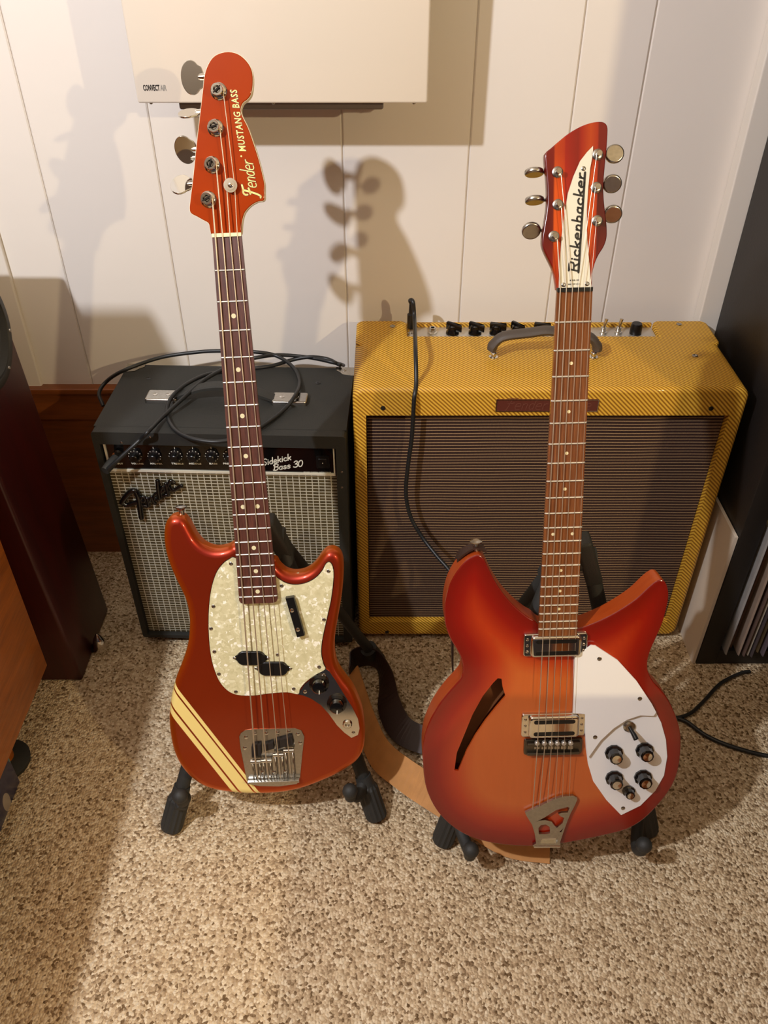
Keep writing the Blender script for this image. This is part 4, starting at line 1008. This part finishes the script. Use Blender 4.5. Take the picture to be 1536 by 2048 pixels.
# ================================================================== teak cabinet at left
cz = .13; cc_ = at(95,1330,z=cz)
tk = thing('teak_sideboard', 'orange-brown teak sideboard on short legs, its end panel at the left edge', 'sideboard', loc=(cc_.x-.3, cc_.y-.3, 0))
Mt = Matrix.Translation((-(cc_.x-.3), -(cc_.y-.3), 0))
cd = 1.15
MB(Mt).box(cc_.x-.019, cc_.x, cc_.y-cd, cc_.y, cz, .72, bev=.002).build('end_panel', 'teak', tk)
MB(Mt).box(cc_.x-1.0, cc_.x-.0195, cc_.y-cd, cc_.y-.004, cz+.004, cz+.024).build('bottom_panel', 'teak', tk)
MB(Mt).box(cc_.x-1.0, cc_.x-.0195, cc_.y-.016, cc_.y-.004, cz+.025, .70).build('back_panel', 'teak', tk)
MB(Mt).box(cc_.x-1.02, cc_.x+.004, cc_.y-cd-.004, cc_.y+.002, .7205, .742, bev=.003).build('top_panel', 'teak', tk)
lg_ = at(40,1535,z=0)
MB(Mt).lathe((lg_.x-.03,lg_.y+.01), [(.019,.012),(.022,cz+.004)], 20).build('leg', 'teak', tk)
MB(Mt).lathe((lg_.x-.03,lg_.y+.01), [(.044,0),(.045,.008),(.030,.014),(.020,.016)], 28).build('foot_pad', 'rubber', tk, 'black round foot pad')
MB(Mt).lathe((cc_.x-.9,lg_.y+.01), [(.019,.012),(.022,cz+.004)], 20).build('leg', 'teak', tk)
MB(Mt).lathe((cc_.x-.9,lg_.y+.01), [(.044,0),(.045,.008),(.030,.014),(.020,.016)], 28).build('foot_pad', 'rubber', tk)
# blue box under it
bx = at(40,1563,z=0); 
m = NT('blue_print'); v_ = m.n('ShaderNodeTexVoronoi', {'Vector':m.stretch(1,1,.6), 'Scale':38.0})
r_ = m.n('ShaderNodeSeparateColor', {0:v_.outputs['Color']}).outputs[1]
mk = m.math('LESS_THAN', v_.outputs['Distance'], .46)
cl = m.ramp(r_, [(0,lin((34,44,84))),(.45,lin((34,44,84))),(.5,lin((170,160,150))),(.66,lin((190,70,50))),(.75,lin((80,130,130))),(.85,lin((200,190,165)))], 'CONSTANT')
m.set(col=m.mix(mk, lin((30,40,80)), cl), rough=.35, coat=.3); MT['blue_print'] = m.m
tag(MB(Matrix.Identity(4)).box(bx.x-.012, bx.x, bx.y-.30, bx.y, .0, .105, bev=.001).build('record_sleeve', 'blue_print'), 'dark blue printed cardboard sleeve standing on the carpet under the sideboard', 'sleeve')
# ================================================================== black shelf and records at right
sx = at(1382,1328,z=0); sf = sx.y; 
sh = thing('record_shelf', 'tall black-brown shelf unit holding records at the right edge', 'shelf', loc=(sx.x+.006, (sf+WY)/2, 0))
X0 = sx.x+.010; Mz = Matrix.Translation((-(sx.x+.006), -(sf+WY)/2, 0))
ybk = WY-.032
MB(Mz).box(X0, X0+.038, sf, ybk, .0, 1.49, bev=.001).build('side_panel', 'shelf', sh)
MB(Mz).box(X0+.76, X0+.798, sf, ybk, .0, 1.49, bev=.001).build('side_panel', 'shelf', sh)
MB(Mz).box(X0+.3905, X0+.4065, sf+.002, ybk, .039, 1.45).build('divider', 'shelf', sh)
MB(Mz).box(X0+.0385, X0+.7595, sf+.001, ybk, .0, .038).build('bottom_board', 'shelf', sh)
MB(Mz).box(X0+.0385, X0+.7595, sf+.001, ybk, 1.452, 1.49).build('top_board', 'shelf', sh)
for z in (.39,.745,1.10):
    for xa_, xb_ in ((X0+.0385,X0+.390),(X0+.407,X0+.7595)): MB(Mz).box(xa_, xb_, sf+.002, ybk, z, z+.016).build('shelf_board', 'shelf', sh)
MB(Mz).box(X0+.0385, X0+.7595, ybk-.004, ybk-.0005, .04, 1.45).build('back_panel', 'shelf', sh) if False else None
# records: thin sleeves, individually
cols = [(150,145,140),(205,190,150),(120,90,78),(150,128,110),(92,72,62),(165,150,130),(70,60,60),(140,110,95),(190,178,150),(100,86,90),(60,56,58),(150,140,135)]
xr = X0+.046; k = 0; protor = {}
desc = ['grey','cream','brown','tan','dark brown','beige','charcoal','reddish brown','pale cream','mauve grey','near black','light grey']
mats_r = [plain('sleeve_'+d.replace(' ','_'), c_, .55, var=25) for d,c_ in zip(desc, cols)]
first = None
spots = ['leftmost of the row','second from the left of the row','third from the left','fourth from the left','fifth from the left','sixth from the left','seventh from the left','eighth from the left','ninth from the left','tenth from the left','eleventh from the left','twelfth from the left']
for k in range(14):
    th_ = random.choice((.0035,.004,.0045,.006)); ki = k % 12
    yo = sf+random.uniform(-.018,.012)
    ml = random.uniform(-.004,.004)
    b = MB(); 
    b.add([(x,y,z) for z,dx in ((0,0),(.314,ml)) for x,y in ((dx,.004),(dx+th_*.5,0),(dx+th_,.004),(dx+th_,.314),(dx,.314))], [(0,1,6,5),(1,2,7,6),(2,3,8,7),(3,4,9,8),(4,0,5,9),(4,3,2,1,0),(5,6,7,8,9)])
    o = b.build('record_sleeve', mats_r[ki]); o.location = (xr, yo, .0385)
    if k < 12: tag(o, '%s record sleeve in the black shelf, %s' % (desc[ki], spots[k]), 'record', 'records on the bottom shelf')
    else: tag(o, '%s record sleeve, %s at the right end of the row' % (desc[ki], 'last but one' if k==12 else 'last'), 'record', 'records on the bottom shelf')
    xr += th_+random.uniform(.001,.006)
# white board beside the shelf
wb = at(1475,1075,y=sf+.002)
tag(MB().box(X0-.0075, X0-.0015, sf+.002, WY-.035, 0, wb.z).build('white_board', 'white_board'), 'white square board standing on edge between the yellow amplifier and the black shelf', 'board')
# ================================================================== stands
def stand(name, label, fl, fr_, G_, body_low, ballL, ballR, padpx, fwd, zr, rearx=.0):
    cx_ = (fl.x+fr_.x)/2
    s_ = thing(name, label, 'guitar stand', loc=(cx_, (fl.y+fr_.y)/2, 0))
    Mo = Matrix.Translation((-cx_, -(fl.y+fr_.y)/2, 0))
    ap = padpx
    for f, bl_ in ((fl,ballL),(fr_,ballR)):
        sgn = -1 if f.x < cx_ else 1
        apx = Vector((cx_+sgn*.022, ap.y, ap.z)); d = (apx-f).normalized(); f0 = Vector((f.x,f.y,.016))
        lgo = MB(Mo).tube([f0+d*.03, apx], .0115, 14).build('front_leg', 'rubber', s_)
        # ribbed rubber foot
        R = []
        N = 28; vs = []; L_ = [(-.012,.0165),(-.008,.0185),(.045,.0185),(.052,.0150),(.070,.0135)]
        ax = d; t1_ = ax.cross(Vector((0,1,0))).normalized(); t2_ = ax.cross(t1_)
        for h_, r0_ in L_:
            for k in range(N):
                a = 2*math.pi*k/N; r1_ = r0_-(.0016 if (k%2 and h_ > -.01 and h_ < .05) else 0)
                vs.append(f0+ax*h_+t1_*(r1_*math.cos(a))+t2_*(r1_*math.sin(a)))
        b = MB(Mo); b.add(vs, [(i*N+k,i*N+(k+1)%N,(i+1)*N+(k+1)%N,(i+1)*N+k) for i in range(len(L_)-1) for k in range(N)]); b.add(vs[:N],[tuple(range(N))]); b.add(vs[-N:],[tuple(range(N))])
        b.build('rubber_foot', 'rubber', lgo)
        # cradle arm: leaves the leg, runs forward under the body and turns up to a ball
        t_ = (bl_.z-.03-f0.z)/(apx.z-f0.z); st_p = f0.lerp(apx, max(.12,t_))
        arm = catmull([st_p, Vector((st_p.x*.6+bl_.x*.4, st_p.y-.03, bl_.z-.035)), Vector((bl_.x, bl_.y+.02, bl_.z-.035)), Vector((bl_.x, bl_.y+.004, bl_.z-.022)), bl_], 5)
        am = MB(Mo).tube(arm, .0095, 12).build('cradle_arm', 'rubber', s_)
        MB(Mo).ball(bl_, .0125).build('arm_end', 'rubber', am)
        # rear leg
        rf = Vector((f.x+sgn*rearx, zr, .016)); d2 = (apx-rf).normalized()
        rl = MB(Mo).tube([rf, apx], .010, 12).build('rear_leg', 'rubber', s_)
        MB(Mo).tube([rf-d2*.008, rf+d2*.05], .0165, 14).build('rubber_foot', 'rubber', rl)
    MB(Mo).tube([(cx_-.03,ap.y,ap.z),(cx_+.03,ap.y,ap.z)], .018, 16).build('hinge', 'rubber', s_)
    # padded back rests standing off the hinge
    for sg in (-1,1):
        MB(Mo @ Matrix.Translation((cx_+sg*.018-.002, ap.y-.004, ap.z+.012)) @ Matrix.Rotation(-sg*.35,4,'Y')).box(-.012,.012,-.016,.016,-.05,.032,bev=.006).build('back_rest', 'rubber', s_)
    a_ = fl.lerp(Vector((cx_-.022,ap.y,ap.z)), .32); b_ = fr_.lerp(Vector((cx_+.022,ap.y,ap.z)), .32)
    MB(Mo).tube([a_, b_], .006, 10).build('cross_bar', 'rubber', s_)
    return s_
def on_guitar(F, x, y, z): return F.o+F.X*x+F.Y*y+F.Z*z
bl1 = at(360,1592,z=.10); bl2 = at(700,1582,z=.10)
hb_ = on_guitar(FB, .012, .40, -.085)
stand('guitar_stand', 'black folding stand with ribbed rubber feet holding the red bass', at(348,1655,z=.0), at(750,1632,z=.0), FB, None, bl1, bl2, hb_, None, 1.13)
rl1 = at(942,1700,z=.09); rl2 = at(1288,1690,z=.09)
hr_ = on_guitar(FR, -.030, .40, -.085)
stand('guitar_stand', 'black folding stand with ribbed rubber feet holding the sunburst guitar', at(888,1682,z=.0), at(1290,1662,z=.0), FR, None, rl1, rl2, hr_, None, .98)
# ================================================================== cables
def cable(name, pts, r, label, mat='cable', plug=None):
    P = catmull([Vector(p) for p in pts], 8)
    return P
cab1 = thing('instrument_cable', 'coiled black instrument cable lying on top of the small black amplifier and plugged into it', 'cable', loc=tuple(at(430,800,z=SH+.004)))
Mc = Matrix.Translation(-at(430,800,z=SH+.004))
def z8(a,b): return (180+a/2.844, 680+b/2.844)
ZT = SH+.0055
def T8(a,b,z=None,y=None):
    u,v = z8(a,b)
    return at(u,v,z=z) if z is not None else at(u,v,y=y)
jy = sl.y
seg = [T8(100,735,y=jy-.034), T8(150,690,y=jy-.034), T8(205,640,y=jy-.028), T8(250,600,y=jy-.022), T8(290,562,y=jy-.015), T8(330,522,z=ZT+.008), T8(400,450,z=ZT+.004), T8(520,340,z=ZT+.012), T8(640,235,z=ZT+.020), T8(750,170,z=ZT+.02), T8(850,125,z=ZT+.012), T8(960,98,z=ZT+.018), T8(1080,85,y=1.43), T8(1250,100,z=ZT+.004), T8(1400,132,z=ZT+.002), T8(1440,160,y=1.44)]
seg[-1].z = SH-.02; seg[-1].y = 1.455
MB(Mc).tube(catmull(seg,8), .0036, 10).build('cord', 'cable', cab1)
seg = [T8(75,375,y=1.36), T8(52,300,y=1.38), T8(100,230,y=1.40), T8(200,170,z=ZT+.004), T8(400,100,y=1.42), T8(600,70,y=1.43), T8(740,62,y=1.43), T8(940,68,y=1.42), T8(1060,90,z=ZT+.012), T8(1150,150,z=ZT+.004), T8(1190,230,z=ZT), T8(1170,310,z=ZT+.012), T8(1100,400,z=ZT), T8(980,490,z=ZT), T8(880,545,z=ZT), T8(780,572,z=ZT), T8(680,578,z=ZT), T8(560,555,z=ZT), T8(480,508,z=ZT), T8(440,430,z=ZT), T8(450,350,z=ZT+.008), T8(520,270,z=ZT+.014), T8(640,205,z=ZT+.008), T8(760,180,z=ZT), T8(960,158,z=ZT+.002), T8(1050,143,z=ZT), T8(1150,113,z=ZT), T8(1250,97,z=ZT+.006), T8(1350,108,z=ZT+.002), T8(1425,145,z=ZT)]
MB(Mc).tube(catmull(seg,8), .0036, 10).build('cord', 'cable', cab1)
a = T8(148,668,y=jy-.004); b_ = T8(85,745,y=jy-.034)
plg = MB(Mc).tube([a, a.lerp(b_,.35), a.lerp(b_,.5), b_], [.007,.0085,.0085,.0075], 14).build('plug', 'rubber', cab1)
# cable from the yellow amplifier to the guitar
tw = thing('instrument_cable', 'black cable plugged into the yellow amplifier top, hanging down its front', 'cable', loc=(at(822,760,y=AY-.02)))
Mc2 = Matrix.Translation(-at(822,760,y=AY-.02))
px_ = xp
ja = Vector((px_, py, pz+.006)); zj = at(820,606,y=py).z
pts = [Vector((px_,py,pz+.058)), at(820,601,y=py-.004), at(826,604,y=py-.015), at(829,640,y=py-.03), at(831,700,y=AY+.06), at(832,752,y=AY+.01), at(828,800,y=AY-.008), at(824,870,y=AY-.010), at(815,940,y=AY-.012), at(812,990,y=AY-.014), at(822,1035,y=AY-.02), at(845,1075,y=AY-.035), at(872,1110,y=AY-.06), at(905,1150,y=AY-.09), at(935,1210,y=AY-.12), at(945,1290,z=.03), at(975,1330,z=.006), at(1050,1400,z=.006), at(1180,1450,z=.006), at(1290,1445,z=.006), at(1368,1432,z=.006), at(1400,1410,z=.006), at(1440,1368,z=.006), at(1480,1347,z=.006), at(1500,1343,z=.006)]
pts[4].z = max(pts[4].z, AH+.006); pts[5] = Vector((at(832,757,z=AH+.006).x, AY+.012, AH+.004))
MB(Mc2).tube(catmull(pts,8), .0036, 10).build('cord', 'cable', tw)
MB(Mc2).tube([ja+Vector((0,0,.006)), ja+Vector((0,0,.032)), ja+Vector((0,0,.034)), ja+Vector((0,0,.052))], [.0075,.0075,.005,.0042], 14).build('plug', 'black', tw)
pts = [at(1250,1425,z=.0055), at(1330,1432,z=.0055), at(1370,1442,z=.0055), at(1410,1470,z=.0055), at(1460,1492,z=.0055), at(1536,1512,z=.0055), at(1640,1525,z=.0055)]
tag(MB().tube(catmull(pts,8), .004, 10).build('floor_cable', 'cable'), 'black cable on the carpet running off right from behind the sunburst guitar', 'cable')
# ================================================================== strap
def ribbon3(pts, wdt, ups, name, mat, parent, M, thick=.0025):
    P = catmull([Vector(p) for p in pts], 6); U = catmull([Vector(u) for u in ups], 6); vs = []
    for i, p in enumerate(P):
        T = (P[min(i+1,len(P)-1)]-P[max(i-1,0)]).normalized(); u = (U[i]-T*U[i].dot(T)).normalized(); nrm = T.cross(u)
        for a, b_ in ((-.5,-.5),(.5,-.5),(.5,.5),(-.5,.5)): vs.append(p+u*(a*wdt)+nrm*(b_*thick))
    b = MB(M); n_ = len(P)
    b.add(vs, [(i*4+k,i*4+(k+1)%4,(i+1)*4+(k+1)%4,(i+1)*4+k) for i in range(n_-1) for k in range(4)]); b.add(vs[:4],[(0,1,2,3)]); b.add(vs[-4:],[(3,2,1,0)])
    return b.build(name, mat, parent)
o_ = at(800,1500,z=.02)
strap = thing('guitar_strap', 'tan and dark brown leather guitar strap looped on the carpet between the two guitars', 'strap', loc=o_)
Mq = Matrix.Translation(-o_)
zz_ = .022
lay = [(700,1350,.03),(716,1400,.03),(735,1455,.03),(762,1510,.03),(810,1550,.028),(870,1590,.024),(950,1640,.02),(1020,1680,.012),(1100,1692,.012)]
ribbon3([at(u,v,z=z) for u,v,z in lay], .055, [(.5,.3,.8)]*3+[(.3,.6,.6)]*2+[(.2,.9,.35)]*4, 'suede_side', 'leather_tan', strap, Mq)
lay = [(700,1350,.03),(706,1322,.035),(730,1312,.04),(757,1322,.04),(772,1360,.035),(778,1410,.03),(800,1455,.026),(840,1478,.024),(900,1490,.024),(960,1500,.024)]
ribbon3([at(u,v,z=z) for u,v,z in lay], .050, [(0,.2,1),(0,.2,1),(0,.1,1),(.1,0,1),(.5,0,.9),(.7,.3,.6),(.5,.6,.5),(.2,.9,.4),(.1,.9,.4),(.1,.9,.4)], 'dark_side', 'leather_dark', strap, Mq)
# strap end on the upper horn
hbp = on_guitar(FR, *FR.px(820+330/2.648, 1060+140/2.648, TR-.019), TR-.019)
e1 = at(970,1098,y=hbp.y+.004); e0 = at(918,1112,y=hbp.y+.008); e2 = at(908,1180,y=hbp.y+.05)
ribbon3([e1, at(948,1092,y=hbp.y+.004), e0, at(911,1140,y=hbp.y+.03), e2, at(905,1330,y=hbp.y+.06), at(915,1400,z=.06)], .020, [tuple(FR.Z)]*3+[(0,1,0)]*4, 'strap_end', 'leather_dark', strap, Mq)
bb_ = at(952,1090,y=hbp.y+.004)
MB(Matrix.Translation(bb_)).lathe((0,0), [(.004,-.012),(.004,.002),(.0075,.004),(.007,.006),(.003,.0065)], 18).build('strap_button', 'nickel', None) if False else None
sb = on_guitar(FR, 0,0,0); MRi = FR.M().inverted(); q_ = MRi @ bb_
MB(Matrix.Translation(q_) @ Matrix.Rotation(-math.pi/2,4,'X')).lathe((0,0), [(.0038,-.014),(.0038,.001),(.008,.004),(.0085,.006),(.004,.0075)], 18).build('strap_button', 'nickel', rick)

# ================================================================== added unseen shapes around the viewer: three throw shadows, one darkens reflections
def unseen_helper(name, label, cat, x0, x1, y0, y1, z0, z1, rz=0, mat='shelf', legs=0):
    t = thing(name, label, cat, loc=((x0+x1)/2, (y0+y1)/2, z0), rz=rz); hx, hy_ = (x1-x0)/2, (y1-y0)/2
    if legs:
        MB().box(-hx,hx,-hy_,hy_,z1-z0-.03,z1-z0,bev=.004).build('slab_top', mat, t)
        for a in (-1,1):
            for b_ in (-1,1): MB().box(a*(hx-.03)-.018,a*(hx-.03)+.018,b_*(hy_-.03)-.018,b_*(hy_-.03)+.018,0,z1-z0-.0305,bev=.003).build('leg', mat, t)
    else:
        MB().box(-hx,hx,-hy_,hy_,0,z1-z0,bev=.006).build('cabinet', mat, t)
        MB().box(-hx+.015,hx-.015,-hy_-.006,-hy_+.001,.015,z1-z0-.015,bev=.003).build('front_panel', 'rubber', t)
    return t
unseen_helper('shadow_box', 'unseen box added on the teak sideboard to shadow the left wall', 'speaker', -.93, -.615, .75, .90, .7425, 1.122, rz=0, mat='mahogany')  # added box, unseen, sized to cast the shadow edge on the left wall
unseen_helper('shadow_slab', 'unseen wooden slab on legs added beside the viewer to shadow the sunburst guitar', 'shadow_caster', .452, 1.20, -.30, .385, 0, .74, mat='teak', legs=1)  # added slab on legs, unseen, keeps one lamp off the guitar's lower body
unseen_helper('shadow_block', 'unseen tall dark block added at the right to shadow the back wall', 'cabinet', .712, 1.05, .62, .90, 0, 1.7)  # added tall block, unseen, shades the right part of the back wall
unseen_helper('reflection_block', 'unseen low dark blue-grey block added behind the viewer for reflections', 'reflection_block', -1.1, 1.3, -2.0, -1.15, 0, .78, mat=plain('reflection_block_dark', (44,44,54), .9))  # added dark block, unseen, gives the chrome something dark to reflect
